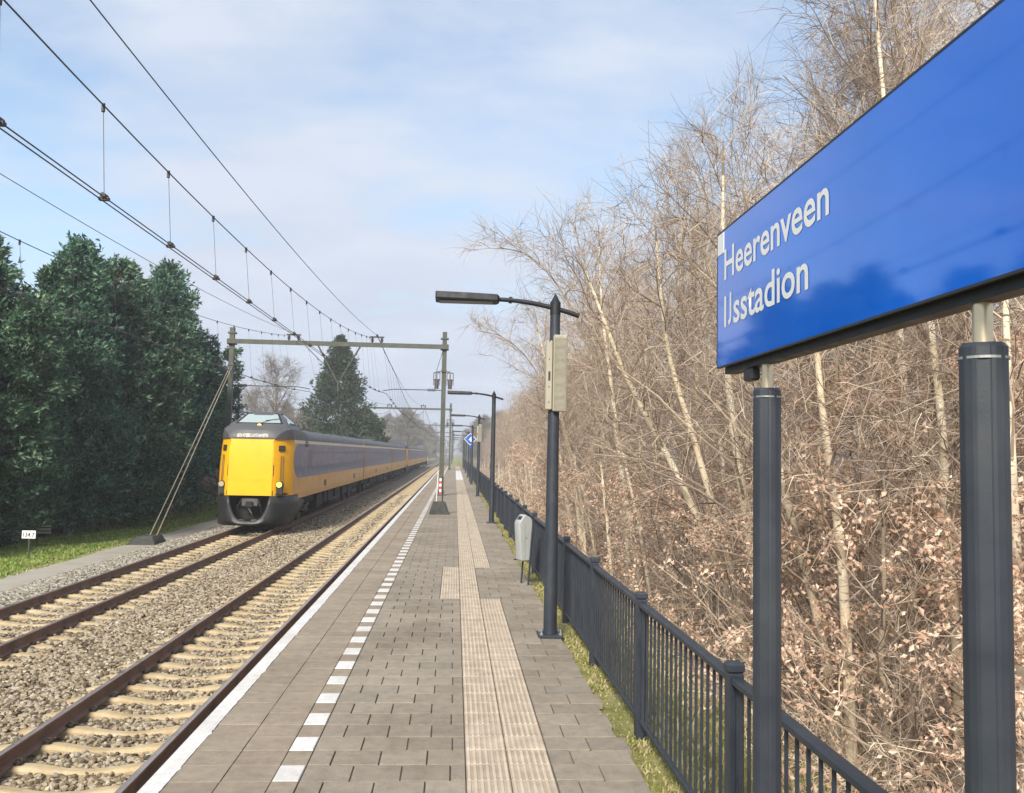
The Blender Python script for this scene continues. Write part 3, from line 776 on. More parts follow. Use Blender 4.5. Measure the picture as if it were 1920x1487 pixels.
# guy wires and anchor
t = thing('guy_anchor', (-11.0, 31.9, -1.28), 'dark low anchor block on the gravel path holding two guy wires', 'anchor block')
b = MB(); b.loft([[(-11.47, 31.2, -1.4), (-10.42, 31.2, -1.4), (-10.42, 32.5, -1.4), (-11.47, 32.5, -1.4)], [(-11.44, 31.25, -1.26), (-10.45, 31.25, -1.2), (-10.45, 32.45, -1.2), (-11.44, 32.45, -1.26)], [(-11.15, 31.5, -.99), (-10.62, 31.5, -.98), (-10.56, 32.3, -.98), (-11.1, 32.3, -.99)]])
b.build('block', M['concdark'], t)
for x0_, x1_ in ((-10.86, -11.45), (-10.62, -11.35)):
    b = MB(); b.tube([(x0_, 31.95, -1.0), (x1_, 44.2, 6.35)], .02, 6); b.build('guy_wire', M['steel'], t)
for k in range(8):
    b = MB(); u = .3 + .045 * k; b.box(-10.74 - .66 * u - .09, -10.74 - .66 * u + .07, 31.95 + 12.25 * u - .015, 31.95 + 12.25 * u + .015, -1.0 + 7.35 * u - .02, -1.0 + 7.35 * u + .02)
    b.build('spacer', M['undermetal'], t)

# kilometre sign
t = thing('kilometre_sign', (-12.9, 27.4, -1.3), 'small white plate with number 134.7 on a thin post in the grass', 'sign')
b = MB(); b.tube([(-12.9, 27.43, -1.4), (-12.9, 27.43, -.44)], .025, 8); b.build('post', M['mast'], t)
b = MB(); b.box(-13.105, -12.70, 27.38, 27.40, -.68, -.44, 0, .003); b.build('plate', M['white'], t)
lettering('134.7', 'number', .34, .13, (-13.07, 27.376, -.625), (1, 0, 0), (0, 0, 1), M['ink'], t, .012)
t = thing('marker_board', (-13.6, 30.2, -1.3), 'weathered little board behind the white number plate', 'sign')
b = MB(); b.tube([(-13.95, 30.2, -1.4), (-13.95, 30.2, -.5)], .02, 6); b.build('post', M['mast'], t)
b = MB()
for k in range(3): b.box(-13.95, -13.5, 30.15, 30.17, -.80 + k * .11, -.73 + k * .11)
b.build('board', M['beige'], t)
# ------------------------------------------------------------------ train
TX = -7.60; TY = 32.78; HW = 1.40
train = thing('passenger_train', (TX, TY, ZR), 'yellow and blue-violet passenger train with raised grey driving cab, coming along the far track', 'train')
LC = 26.6
ZB, ZROOF = .24, 2.56
def lab(o, t): o['label'] = t; return o
def nose_plan(f, y0, dirn):
    # half-plan (s, x) of the chamfered nose
    return [(.0, .83), (.10, .93), (.42, 1.17), (.98, 1.39), (1.02, HW)]
def body_ring(z, lean, y0, y1, dirn, nose, endw=HW):
    """closed plan outline at height z; nose at y0 (dirn +1 = body runs toward +Y)"""
    k = 1.0 - .035 * max(0, (z - 1.6)) - .02 * max(0, (.5 - z))
    pts = []
    if nose:
        for s_, x in nose_plan(0, 0, 0): pts.append((TX + x * k, y0 + dirn * (s_ + lean), z))
        pts.append((TX + HW * k, y1, z)); 
        full = pts + [(2 * TX - p[0], p[1], p[2]) for p in reversed(pts)]
    else:
        full = [(TX + HW * k, y0, z), (TX + HW * k, y1, z), (TX - HW * k, y1, z), (TX - HW * k, y0, z)]
    return full
def k_at(z): return 1.0 - .035 * max(0, (z - 1.6)) - .02 * max(0, (.5 - z))
def roof_prof(hw):
    return [(hw * 1.002, 2.555), (hw * .985, 2.68), (hw * .90, 2.86), (hw * .72, 2.98), (hw * .4, 3.04), (0, 3.06), (-hw * .4, 3.04), (-hw * .72, 2.98), (-hw * .90, 2.86), (-hw * .985, 2.68), (-hw * 1.002, 2.555)]
def side_quad_strip(b, ys, zlo, zhi, off, m=0, sides=(-1, 1)):
    """thin raised panel on both sides, following the wall's lean"""
    for sg in sides:
        zs = [z for z in np.linspace(0, 1, 4)]
        rows_ = []
        for y, lo, hi in zip(ys, zlo, zhi):
            rows_.append([(TX + sg * (HW * k_at(lo + (hi - lo) * u) + off), y, lo + (hi - lo) * u) for u in zs])
        V = [p for r in rows_ for p in r]; n = len(zs)
        F = []
        for i in range(len(rows_) - 1):
            for j in range(n - 1):
                q = (i * n + j, (i + 1) * n + j, (i + 1) * n + j + 1, i * n + j + 1)
                F.append(q if sg > 0 else tuple(reversed(q)))
        b.add(V, F, m)
def box_on_side(b, ya, yb, za, zb, off, m=0, sides=(-1, 1)):
    for sg in sides:
        q = lambda y, z, o: (TX + sg * (HW * k_at(z) + o), y, z)
        V = [q(y, z, o) for o in (-.03, off) for y in (ya, yb) for z in (za, zb)]
        b.add(V, [(0, 1, 3, 2), (4, 6, 7, 5), (0, 4, 5, 1), (2, 3, 7, 6), (0, 2, 6, 4), (1, 5, 7, 3)], m)
def carriage(y0, y1, nose0=False, nose1=False, panto=False, coupled=False, lit=False):
    """one coach from y0 (end nearer the camera) to y1"""
    ns = nose0 or nose1; ny, dr = (y0, 1) if nose0 else (y1, -1)
    far_end = y1 if nose0 else y0
    b = MB()
    if ns:
        zs = [(.44, .0), (.8, .02), (1.5, .07), (2.2, .15), (2.56, .22)]
        b.loft([body_ring(z, l, ny, far_end, dr, True) for z, l in zs])
        sk = MB(); ya, yb = sorted((ny + dr * 2.2, far_end)); 
        b.loft([[(TX + HW * k_at(z), ya, z), (TX + HW * k_at(z), yb, z), (TX - HW * k_at(z), yb, z), (TX - HW * k_at(z), ya, z)] for z in (ZB, .438)])
    else:
        b.loft([body_ring(z, 0, y0, y1, 1, False) for z in (ZB, .8, 1.6, 2.1, 2.56)])
    body = b.build('carriage', M['side_hazed'], train, auto=30)
    if ns: body.data.materials.append(M['yellow'])
    if ns:
        for p in body.data.polygons:
            if dr * (p.center.y - ny) < .9 and p.center.z > .44: p.material_index = 1
    # roof
    rstart = ny + dr * 4.2 if ns else y0
    ra, rb = (rstart, y1) if not nose1 else (y0, rstart)
    b = MB(); b.loft([[(TX + x, y, z) for x, z in roof_prof(HW * k_at(2.56))] for y in (ra, rb)])
    n_ = 6
    for i in range(n_):
        y = ra + (rb - ra) * (i + .5) / n_
        b.box(TX - .5, TX + .5, y - .6, y + .6, 3.0, 3.10, 0, .03)
    b.build('roof', M['roof'], body, auto=35)
    # coloured band with its rounded front edge
    b = MB()
    if ns:
        a = ny + dr * 1.06; ys = []; lo = []; hi = []
        zc, hh = 1.72, .70
        for u in np.linspace(0, 1, 12):
            s_ = 1.35 * u; f = math.sqrt(max(0, 1 - (1 - u) ** 2))
            ys.append(a + dr * s_ * .9); lo.append(zc - .66 * (.02 + .98 * f)); hi.append(zc + .70 * (.02 + .98 * f))
        ys.append(far_end - dr * .004); lo.append(1.06); hi.append(2.42)
        if dr < 0: ys, lo, hi = ys[::-1], lo[::-1], hi[::-1]
    else:
        ys, lo, hi = [y0 + .004, y1 - .004], [1.06] * 2, [2.42] * 2
    for sd in ((-1,), (1,)):
        b = MB(); side_quad_strip(b, ys, lo, hi, .004, 0, sd); b.build('colour_band', M['violet'], body, recalc=False)
    a_, c_ = (sorted((ny + dr * 1.3, far_end - dr * .05)) if ns else (y0 + .05, y1 - .05))
    
    for sd in ((-1,), (1,)):
        b = MB(); side_quad_strip(b, [a_, c_], [2.43] * 2, [2.555] * 2, .005, 0, sd); b.build('cream_stripe', M['cream'], body, recalc=False)
    # windows, doors
    ya, yb = min(y0, y1), max(y0, y1)
    d1 = (ny + dr * 4.9) if ns else ya + 1.6
    d2 = (far_end - dr * 1.6) if ns else yb - 1.6
    for d in (d1, d2):
      for sd in ((-1,), (1,)):
        b = MB(); box_on_side(b, d - .62, d + .62, 1.058, 2.40, .007, 0, sd); box_on_side(b, d - .62, d + .62, .30, 1.058, .007, 1, sd); b.build('door', [M['violet'], M['side_hazed']], body)
        b = MB(); box_on_side(b, d - .635, d - .62, .28, 2.42, .009, 0, sd); box_on_side(b, d + .62, d + .635, .28, 2.42, .009, 0, sd); box_on_side(b, d - .005, d + .005, .3, 2.4, .009, 0, sd); b.build('door_seam', M['seam'], body)
        for q in (-.33, .33):
            b = MB(); box_on_side(b, d + q - .17, d + q + .17, 1.42, 2.2, .0085, 0, sd); b.build('door_window', M['doorglass'], body)
    lo_, hi_ = min(d1, d2) + 1.0, max(d1, d2) - 1.0
    nw = int((hi_ - lo_) / 1.55)
    for i in range(nw):
        y = lo_ + (hi_ - lo_) * (i + .5) / nw
        for sd in ((-1,), (1,)):
            b = MB(); box_on_side(b, y - .58, y + .58, 1.38, 2.12, .0055, 0, sd); b.build('window', M['glass'], body)
    for u in (.35, .8):
        for sd in ((-1,), (1,)):
            b = MB(); y = ya + (yb - ya) * u; box_on_side(b, y - .35, y + .35, .5, .78, .006, 0, sd); b.build('side_hatch', M['seam'], body)
    # running gear
    b = MB()
    a_, c_ = ya + (2.4 if nose0 else .5), yb - (2.4 if nose1 else .5)
    b.box(TX - 1.15, TX + 1.15, a_, c_, -.12, .26)
    r2 = np.random.default_rng(int(y0 * 10) % 991)
    y = a_ + 5.3
    while y < c_ - 6:
        ln = r2.uniform(.7, 2.2); b.box(TX - 1.28, TX + 1.28, y, y + ln, r2.uniform(-.5, -.25), .2, 0, .03); y += ln + r2.uniform(.25, .9)
    b.build('underframe', M['under'], body)
    for yb_ in (ya + 4.4, yb - 4.4):
        b = MB()
        b.box(TX - 1.12, TX - .96, yb_ - 1.9, yb_ + 1.9, -.45, -.20, 0, .04); b.box(TX + .96, TX + 1.12, yb_ - 1.9, yb_ + 1.9, -.45, -.20, 0, .04)
        b.box(TX - 1, TX + 1, yb_ - .5, yb_ + .5, -.5, -.1, 0, .05)
        for w in (-1.25, 1.25):
            for sg in (-1, 1):
                b.tube([(TX + sg * .68, yb_ + w, ZR + .46), (TX + sg * .83, yb_ + w, ZR + .46)], .46, 22, 1)
                b.box(TX + sg * 1.04 - .12, TX + sg * 1.04 + .12, yb_ + w - .17, yb_ + w + .17, ZR + .32, ZR + .62, 1, .04)
                b.tube([(TX + sg * 1.08, yb_ + w + .35, -.5), (TX + sg * 1.08, yb_ + w + .35, -.1)], .08, 8, 1)
        for sg in (-1, 1): b.tube([(TX + sg * 1.2, yb_ - 1.7, -.1), (TX + sg * 1.2, yb_ + .2, -.38), (TX + sg * 1.2, yb_ + 1.6, -.15)], .035, 6, 1)
        b.build('bogie', [M['under'], M['undermetal']], body, auto=40)
    # gangway to the next coach
    for e, isn in ((ya, nose0), (yb, nose1)):
        if isn: continue
        b = MB(); s_ = -1 if e == ya else 1
        b.box(TX - .75, TX + .75, min(e, e + s_ * .28), max(e, e + s_ * .28), .3, 2.5, 0, .04)
        for k in range(4): b.box(TX - .82, TX + .82, e + s_ * (.05 + .06 * k) - .012, e + s_ * (.05 + .06 * k) + .012, .28, 2.56)
        b.build('gangway', M['under'], body)
    if panto:
        b = MB(); yc = ya + 15
        for sg in (-1, 1):
            b.tube([(TX + sg * .5, yc - .9, 3.12), (TX + sg * .35, yc + .9, 3.28), (TX + sg * .6, yc - .2, 3.36)], .03, 6)
            for q in (-.8, .8): b.tube([(TX + sg * .55, yc + q, 3.0), (TX + sg * .55, yc + q, 3.2)], .07, 8)
        b.tube([(TX - .85, yc - .2, 3.36), (TX + .85, yc - .2, 3.36)], .03, 6); b.tube([(TX - .85, yc + .1, 3.36), (TX + .85, yc + .1, 3.36)], .03, 6)
        b.tube([(TX - .6, yc - .9, 3.16), (TX + .6, yc - .9, 3.16)], .03, 6); b.box(TX - .5, TX + .5, yc + 1.6, yc + 3.2, 3.0, 3.25, 0, .05)
        b.build('pantograph', M['undermetal'], body)
    if not ns: return body
    # ---- driving cab end
    Y = lambda s_: ny + dr * s_
    kk = k_at(2.56)
    def sect(s_, wb, z1, w1, z2, w2, zt=None, wt=None):
        zt = z2 + .03 if zt is None else zt; wt = w2 * .5 if wt is None else wt
        h = [(wb, 2.556), (wb * .995, 2.56 + (z1 - 2.56) * .5), (w1, z1), (w2, z2), (wt, zt)]
        return [(TX + x, Y(s_), z) for x, z in h] + [(TX - x, Y(s_), z) for x, z in reversed(h)]
    secs = [sect(.20, .86, 2.60, .84, 2.63, .7, 2.64), sect(.32, .99 * kk, 2.74, .95, 2.86, .80), sect(.60, 1.21 * kk, 2.90, 1.14, 3.03, .9), sect(1.14, HW * kk, 2.96, 1.30, 3.135, 1.08),
            sect(1.20, HW * kk, 2.96, 1.30, 3.15, 1.02, 3.155), sect(1.95, HW * kk, 2.96, 1.29, 3.60, .62, 3.63, .3), sect(2.25, HW * kk, 2.96, 1.29, 3.645, .62, 3.675, .3), sect(2.9, HW * kk, 2.96, 1.29, 3.60, .66, 3.63, .3),
            sect(4.3, HW * kk, 2.86, HW * .9, 3.00, .85, 3.05), sect(4.25 + .0, HW * kk, 2.86, HW * .9, 3.00, .85, 3.05)]
    b = MB(); b.loft(secs[:-1]); b.build('cab_hood', M['roof'], body, auto=28)
    def plate(name, pts, mat, off, par=body):
        P = np.array(pts, float); nn = np.cross(P[1] - P[0], P[2] - P[0]); nn /= np.linalg.norm(nn)
        c = P.mean(0); out = c - np.array([TX, Y(2.4), 2.9])
        if nn @ out < 0: nn = -nn
        b = MB(); b.loft([[tuple(p - nn * .02) for p in P], [tuple(p + nn * off) for p in P]]); return b.build(name, mat, par)
    f = lambda s_, x, z: (TX + x, Y(s_), z)
    # front screen between sections 1.20 and 1.95
    wl = lambda u, x: f(1.20 + .75 * u, x, 3.15 + .46 * u)
    plate('windscreen_surround', [wl(.02, -.92), wl(.02, .92), wl(.97, .60), wl(.97, -.60)], M['under'], .008)
    ws = plate('windscreen', [wl(.10, -.80), wl(.10, .80), wl(.86, .56), wl(.86, -.56)], M['screen'], .014)
    b = MB(); b.tube([wl(.0, -.05), tuple(np.array(wl(.30, .38)) + np.array([0, -.03 * dr, .03]))], .012, 6); b.tube([tuple(np.array(wl(.25, .20)) + np.array([0, -.03 * dr, .03])), tuple(np.array(wl(.42, .72)) + np.array([0, -.03 * dr, .03]))], .012, 6); b.build('wiper', M['black'], ws)
    for sg in (-1, 1):
        e0 = lambda u, s_: None
        # side glazing of the raised cab: on the sloped face between shoulder and dome
        def sp(s_, u):
            z1 = 2.96; w1 = 1.30
            if s_ <= 1.95: q = (s_ - 1.2) / .75; z2 = 3.15 + (3.60 - 3.15) * q; w2 = 1.02 + (.62 - 1.02) * q
            elif s_ <= 2.25: q = (s_ - 1.95) / .3; z2 = 3.60 + .045 * q; w2 = .62
            else: q = (s_ - 2.25) / .65; z2 = 3.645 - .045 * q; w2 = .62 + .04 * q
            return f(s_, sg * (w1 + (w2 - w1) * u), z1 + (z2 - z1) * u)
        plate('side_window_frame', [sp(1.36, .42), sp(2.86, .30), sp(2.25, .95), sp(1.95, .95)], M['under'], .006)
        plate('side_window', [sp(1.50, .48), sp(1.98, .42), sp(2.02, .88), sp(1.92, .88)], M['screen'], .013)
        plate('side_window', [sp(2.06, .40), sp(2.72, .36), sp(2.24, .86), sp(2.10, .88)], M['screen'], .013)
    on = lit
    b = MB(); b.tube([f(.78, .10, 3.06), f(.98, .10, 3.09)], .115, 16); ml = b.build('marker_light', M['lampmetal'], body)
    b = MB(); b.tube([f(.755, .10, 3.06), f(.785, .10, 3.06)], .09, 16); b.build('marker_lens', M['lamp_amber'] if on else M['lamp_off'], ml)
    plate('destination_display', [f(.20, -.60, 2.61), f(.20, .58, 2.61), f(.275, .56, 2.75), f(.275, -.58, 2.75)], M['display'], .022)
    # centre nose panel, proud of the face
    fl = lambda z: np.interp(z, [.44, .8, 1.5, 2.2, 2.56], [0, .02, .07, .15, .22])
    b = MB(); b.loft([[f(fl(z) - .022, -.80 * k_at(z), z), f(fl(z) - .022, .80 * k_at(z), z), f(fl(z) + .05, .82 * k_at(z), z), f(fl(z) + .05, -.82 * k_at(z), z)] for z in (.45, 1.02)]); np_ = b.build('nose_panel', M['yellow'], body, auto=30)
    b = MB(); b.loft([[f(fl(z) - .018, -.80 * k_at(z), z), f(fl(z) - .018, .80 * k_at(z), z), f(fl(z) + .05, .82 * k_at(z), z), f(fl(z) + .05, -.82 * k_at(z), z)] for z in (1.025, 1.5, 2.2, 2.5)]); b.build('nose_door', M['yellow'], body, auto=30)
    b = MB()
    for sg in (-1, 1):
        b.loft([[f(fl(z) - .010, sg * .822 * k_at(z), z), f(fl(z) + .02, sg * .852 * k_at(z), z), f(fl(z) + .0, sg * .82 * k_at(z), z)] for z in (.45, 1.5, 2.5)])
    b.build('nose_seam', M['under'], body)
    for sg in (-1, 1):
        # parts on the chamfered corners
        def cp(u, z, o=0.):
            s_ = float(np.interp(u, [0, .4, 1], [.10, .42, .98])); x = float(np.interp(u, [0, .4, 1], [.93, 1.17, 1.39]))
            n_ = np.array([.46, .88]); n_ = np.array([.88, -.46]) / np.hypot(.88, .46)
            return f(s_ + fl(z) + n_[1] * o, sg * (x * k_at(z) + n_[0] * o), z)
        b = MB(); b.loft([[cp(.10, 2.10, o), cp(.36, 2.10, o), cp(.38, 2.14, o), cp(.38, 2.28, o), cp(.36, 2.32, o), cp(.10, 2.32, o), cp(.08, 2.28, o), cp(.08, 2.14, o)] for o in (-.02, .03)]); vg = b.build('vent_grille', M['under'], body)
        b = MB()
        for k in range(3): b.loft([[cp(.11, 2.13 + .06 * k, o), cp(.35, 2.13 + .06 * k, o), cp(.35, 2.16 + .06 * k, o), cp(.11, 2.16 + .06 * k, o)] for o in (.03, .04)])
        b.build('slat', M['undermetal'], vg)
        c0 = np.array(cp(.16, .86, -.02)); c1 = np.array(cp(.16, .86, .07)); c2 = np.array(cp(.16, .86, .085))
        # lamps face straight ahead
        b = MB(); A = np.array(f(.10, sg * 1.06, .86)); b.tube([tuple(A + np.array([0, dr * .25, 0])), tuple(A)], .125, 20)
        b.loft([[tuple(A + np.array([sx_ * .12, dr * d_, dz])) for sx_, dz in ((-1, -.05), (1, -.05), (.85, -.36), (-.85, -.36))] for d_ in (.25, .03)])
        hl = b.build('headlight', M['plough'], body, auto=40)
        b = MB(); b.tube([tuple(A + np.array([0, dr * .0, 0])), tuple(A + np.array([0, -dr * .02, 0]))], .10, 20)
        b.build('lens', M['lamp_on'] if (on and sg > 0) else M['lamp_off'], hl)
        b = MB(); b.loft([[cp(.0, .475, o), cp(.52, .475, o), cp(.52, .53, o), cp(.0, .53, o)] for o in (-.02, .10)]); b.build('step', M['under'], body)
        b = MB()
        for u in (.18, .30): b.tube([cp(u, .95, .03), cp(u, 1.95, .03)], .012, 6)
        b.build('handrail', M['seam'], body)
        for s0 in (4.0,):
            b = MB(); q = lambda y, z, o: (TX + sg * (HW * k_at(z) + o), y, z)
            for zz in (2.50, 2.68, 2.86): b.tube([(TX + sg * (HW * .95 - (zz - 2.5) * .35 + .06), Y(3.75), zz), (TX + sg * (HW * .95 - (zz - 2.5) * .35 + .06), Y(4.2), zz)], .014, 6)
            for yy in (3.75, 4.2): b.tube([(TX + sg * (HW * .95 + .06), Y(yy), 2.3), (TX + sg * (HW * .95 + .05), Y(yy), 2.5), (TX + sg * (HW * .95 - .10), Y(yy), 2.9)], .014, 6)
            b.build('ladder', M['black'], body)
    # plough with its rounded coupler opening
    xs_ = np.linspace(-.80, .80, 33)
    path = [(3.6, -HW), (2.2, -HW), (1.0, -1.385), (.42, -1.18), (.10, -.95)] + [(.0 - .12 * (1 - (x / .8) ** 2), x) for x in xs_] + [(.10, .95), (.42, 1.18), (1.0, 1.385), (2.2, HW), (3.6, HW)]
    V = []; F = []
    for s_, x in path:
        zb_ = -.66 if s_ < 1.05 else -.66 + (s_ - 1.05) / 2.55 * .70
        if abs(x) <= .8:
            u = abs(x) / .74; zt = -.47 + .90 * min(1, u ** 4) if u < 1 else .44
        else: zt = .44 if s_ < 2 else (.30 if s_ < 3 else .12)
        bulge = .10 * (1 - min(1, s_)) 
        V += [f(s_ + .02, x, zb_), f(s_ - bulge * .6, x, zb_ + (zt - zb_) * .35), f(s_ - bulge * .3, x, zb_ + (zt - zb_) * .7), f(s_, x, zt)]
    n = len(path)
    for i in range(n - 1):
        for j in range(3): F.append((i * 4 + j, (i + 1) * 4 + j, (i + 1) * 4 + j + 1, i * 4 + j + 1))
    b = MB(); b.add(V, F); pl = b.build('plough', M['plough'], body, auto=35)
    md = pl.modifiers.new('thickness', 'SOLIDIFY'); md.thickness = .03; md.offset = -1 if dr > 0 else 1
    b = MB(); b.box(TX - 1.0, TX + 1.0, min(Y(.75), Y(2.6)), max(Y(.75), Y(2.6)), -.5, .42); b.build('recess', M['under'], body)
    b = MB(); b.box(TX - .33, TX + .33, min(Y(.12), Y(.4)), max(Y(.12), Y(.4)), .02, .34, 0, .05); b.box(TX - .14, TX + .14, min(Y(.05), Y(.2)), max(Y(.05), Y(.2)), -.02, .22, 1, .04)
    b.tube([f(.3, 0, .1), f(.9, 0, .1)], .12, 12, 1); b.tube([f(.15, -.05, -.02), f(.05, .10, -.22), f(.12, .12, -.30)], .03, 8); b.tube([f(.12, -.3, .3), f(.0, -.42, .05), f(.15, -.45, -.2)], .025, 8, 1)
    b.tube([f(.12, .3, .3), f(.0, .42, .05), f(.15, .45, -.2)], .025, 8, 1)
    b.build('coupler', [M['undermetal'], M['under']], body, auto=40)
    return body
y = TY; gap = .55
for u in range(2):
    carriage(y, y + LC, nose0=True, lit=(u == 0)); y += LC + gap
    carriage(y, y + LC - .8, panto=True); y += LC - .8 + gap
    carriage(y, y + LC, nose1=True); y += LC + .9
# ------------------------------------------------------------------ vegetation
def tubes(P, Rr, S):
    """P (B,N,3) polylines, Rr (B,N) radii -> verts, quads"""
    B, N, _ = P.shape
    T = np.zeros_like(P); T[:, 1:-1] = P[:, 2:] - P[:, :-2]; T[:, 0] = P[:, 1] - P[:, 0]; T[:, -1] = P[:, -1] - P[:, -2]; T = nrm(T)
    ref = np.where(np.abs(T[:, :1, 2:3]) > .9, np.array([1., 0, 0]), np.array([0, 0, 1.]))
    U = nrm(np.cross(np.broadcast_to(ref, T.shape), T)); W = np.cross(T, U)
    a = np.arange(S) * 2 * np.pi / S
    V = P[:, :, None, :] + Rr[:, :, None, None] * (np.cos(a)[None, None, :, None] * U[:, :, None, :] + np.sin(a)[None, None, :, None] * W[:, :, None, :])
    i = np.arange(B)[:, None, None] * N * S; j = np.arange(N - 1)[None, :, None] * S; k = np.arange(S)[None, None, :]
    a0 = i + j + k; a1 = i + j + (k + 1) % S
    F = np.stack([a0, a1, a1 + S, a0 + S], 3).reshape(-1, 4)
    return V.reshape(-1, 3), F
class Acc:
    def __init__(s): s.V = []; s.F = []; s.m = []; s.n = 0
    def add(s, V, F, m=0): s.V.append(V); s.F.append(F + s.n); s.m.append(m); s.n += len(V)
    def tubes(s, P, Rr, S, m=0): s.add(*tubes(P, Rr, S), m)
    def mesh(s, name, mats, smooth=False): return mesh_np(name, np.concatenate(s.V), s.F, mats, s.m, smooth)
def rperp(T, g):
    r = g.normal(size=T.shape); r -= (r * T).sum(-1, keepdims=True) * T; return nrm(r)
def walk(O, D, L, N, g, droop=0., noise=.1):
    """march polylines from origins O along D with length L"""
    B = len(O); P = np.zeros((B, N, 3)); P[:, 0] = O; d = D.copy(); st = (L / (N - 1))[:, None]
    for k in range(1, N):
        P[:, k] = P[:, k - 1] + d * st
        d = nrm(d + np.array([0, 0, droop]) + g.normal(0, noise, d.shape))
    return P
def sprout(P, Rr, n, ulo, uhi, ang, g, lenf, N, droop, noise, rf, rmin, L0=None):
    B, K, _ = P.shape
    u = (ulo + (uhi - ulo) * (np.arange(n)[None] + g.random((B, n))) / n) * (K - 1)
    i = np.minimum(u.astype(int), K - 2); f = (u - i)[..., None]
    bi = np.arange(B)[:, None]
    O = P[bi, i] * (1 - f) + P[bi, i + 1] * f; T = nrm(P[bi, i + 1] - P[bi, i]); r = Rr[bi, i] * (1 - f[..., 0]) + Rr[bi, i + 1] * f[..., 0]
    PL = np.linalg.norm(P[:, -1] - P[:, 0], axis=1)[:, None]
    L = PL * lenf * (1 - .55 * u / (K - 1)) * g.uniform(.6, 1.25, (B, n)) if L0 is None else L0 * g.uniform(.5, 1.3, (B, n))
    a = np.radians(g.normal(ang, 12, (B, n)))[..., None]
    D = nrm(T * np.cos(a) + rperp(T, g) * np.sin(a))
    O, D, L, r = O.reshape(-1, 3), D.reshape(-1, 3), L.ravel(), r.ravel()
    C = walk(O, D, L, N, g, droop, noise)
    r0 = np.maximum(r * rf, rmin); CR = r0[:, None] * np.linspace(1, .45, N)[None]
    return C, CR
def bare_parts(seed, H, r0, lean=(0, 0), nprim=40, start=.25, spread=.30, ang=42, up=.06, droop=0., n2=7, n3=5, n4=3, white=.58, trunk=None, tw=.0036, twlen=.5, a2=38):
    g = np.random.default_rng(seed)
    if trunk is None:
        N = 16; t = np.linspace(0, 1, N)
        wob = np.cumsum(g.normal(0, .035, (N, 2)), 0) * H * .09; wob -= wob[0]
        T = np.stack([lean[0] * H * t ** 1.3 + wob[:, 0], lean[1] * H * t ** 1.3 + wob[:, 1], H * t], 1)
    else:
        T = np.array(trunk, float); N = len(T); t = np.linspace(0, 1, N)
    TR = r0 * (1 - t) ** .75 + .010
    tr = Acc(); ks = int(N * white); tr.tubes(T[None, :ks + 1], TR[None, :ks + 1], 9, 0); tr.tubes(T[None, ks:], TR[None, ks:], 9, 1)
    cr = Acc()
    # primaries
    u = (start + (1 - start) * (np.arange(nprim) + g.random(nprim)) / nprim); uu = np.minimum(u * (N - 1), N - 1.001); i = uu.astype(int); f = (uu - i)[:, None]
    O = T[i] * (1 - f) + T[i + 1] * f; Td = nrm(T[i + 1] - T[i]); r = TR[i] * (1 - f[:, 0]) + TR[i + 1] * f[:, 0]
    a = np.radians(g.normal(ang, 9, nprim) * (1 - .35 * u))[:, None]; az = np.arange(nprim) * 2.399 + g.normal(0, .5, nprim)
    ph = np.stack([np.cos(az), np.sin(az), np.zeros(nprim)], 1); D = nrm(Td * np.cos(a) + ph * np.sin(a))
    L = H * spread * (1.08 - u) ** .6 * g.uniform(.6, 1.2, nprim) + .35
    P = walk(O, D, L, 7, g, up, .12); PR = np.maximum(r * .40, .008)[:, None] * np.linspace(1, .3, 7)[None]
    cr.tubes(P, PR, 5)
    C2, R2 = sprout(P, PR, n2, .15, 1., a2, g, .55, 5, droop * .4 + up * .3, .16, .6, .0048); cr.tubes(C2, R2, 4)
    C3, R3 = sprout(C2, R2, n3, .1, 1., a2, g, .5, 4, droop * .8, .2, .6, tw * 1.1); C3n = len(C3); cr.tubes(C3, R3, 3)
    if n4:
        C4, R4 = sprout(C3, R3, n4, .1, 1., 38, g, .5, 3, droop, .12, .7, tw * .8, twlen); cr.tubes(C4, R4, 3)
        tips = C4
    else: tips = C3
    return tr, cr, tips
def bare_tree(seed, name, trunkmat, crownmat, label, cat, group, loc=(0, 0, 0), **k):
    tr, cr, _ = bare_parts(seed, **k)
    t = thing(name, (0, 0, 0), label, cat, group)
    link('trunk', tr.mesh('trunk', [trunkmat, M['bark']], None), t); link('crown', cr.mesh('crown', [crownmat]), t)
    for c in t.children:
        if c.name.startswith('trunk'): c.data.polygons.foreach_set('use_smooth', [True] * len(c.data.polygons))
    t.location = loc; return t
GW = 'bare trees of the wood behind the railing'
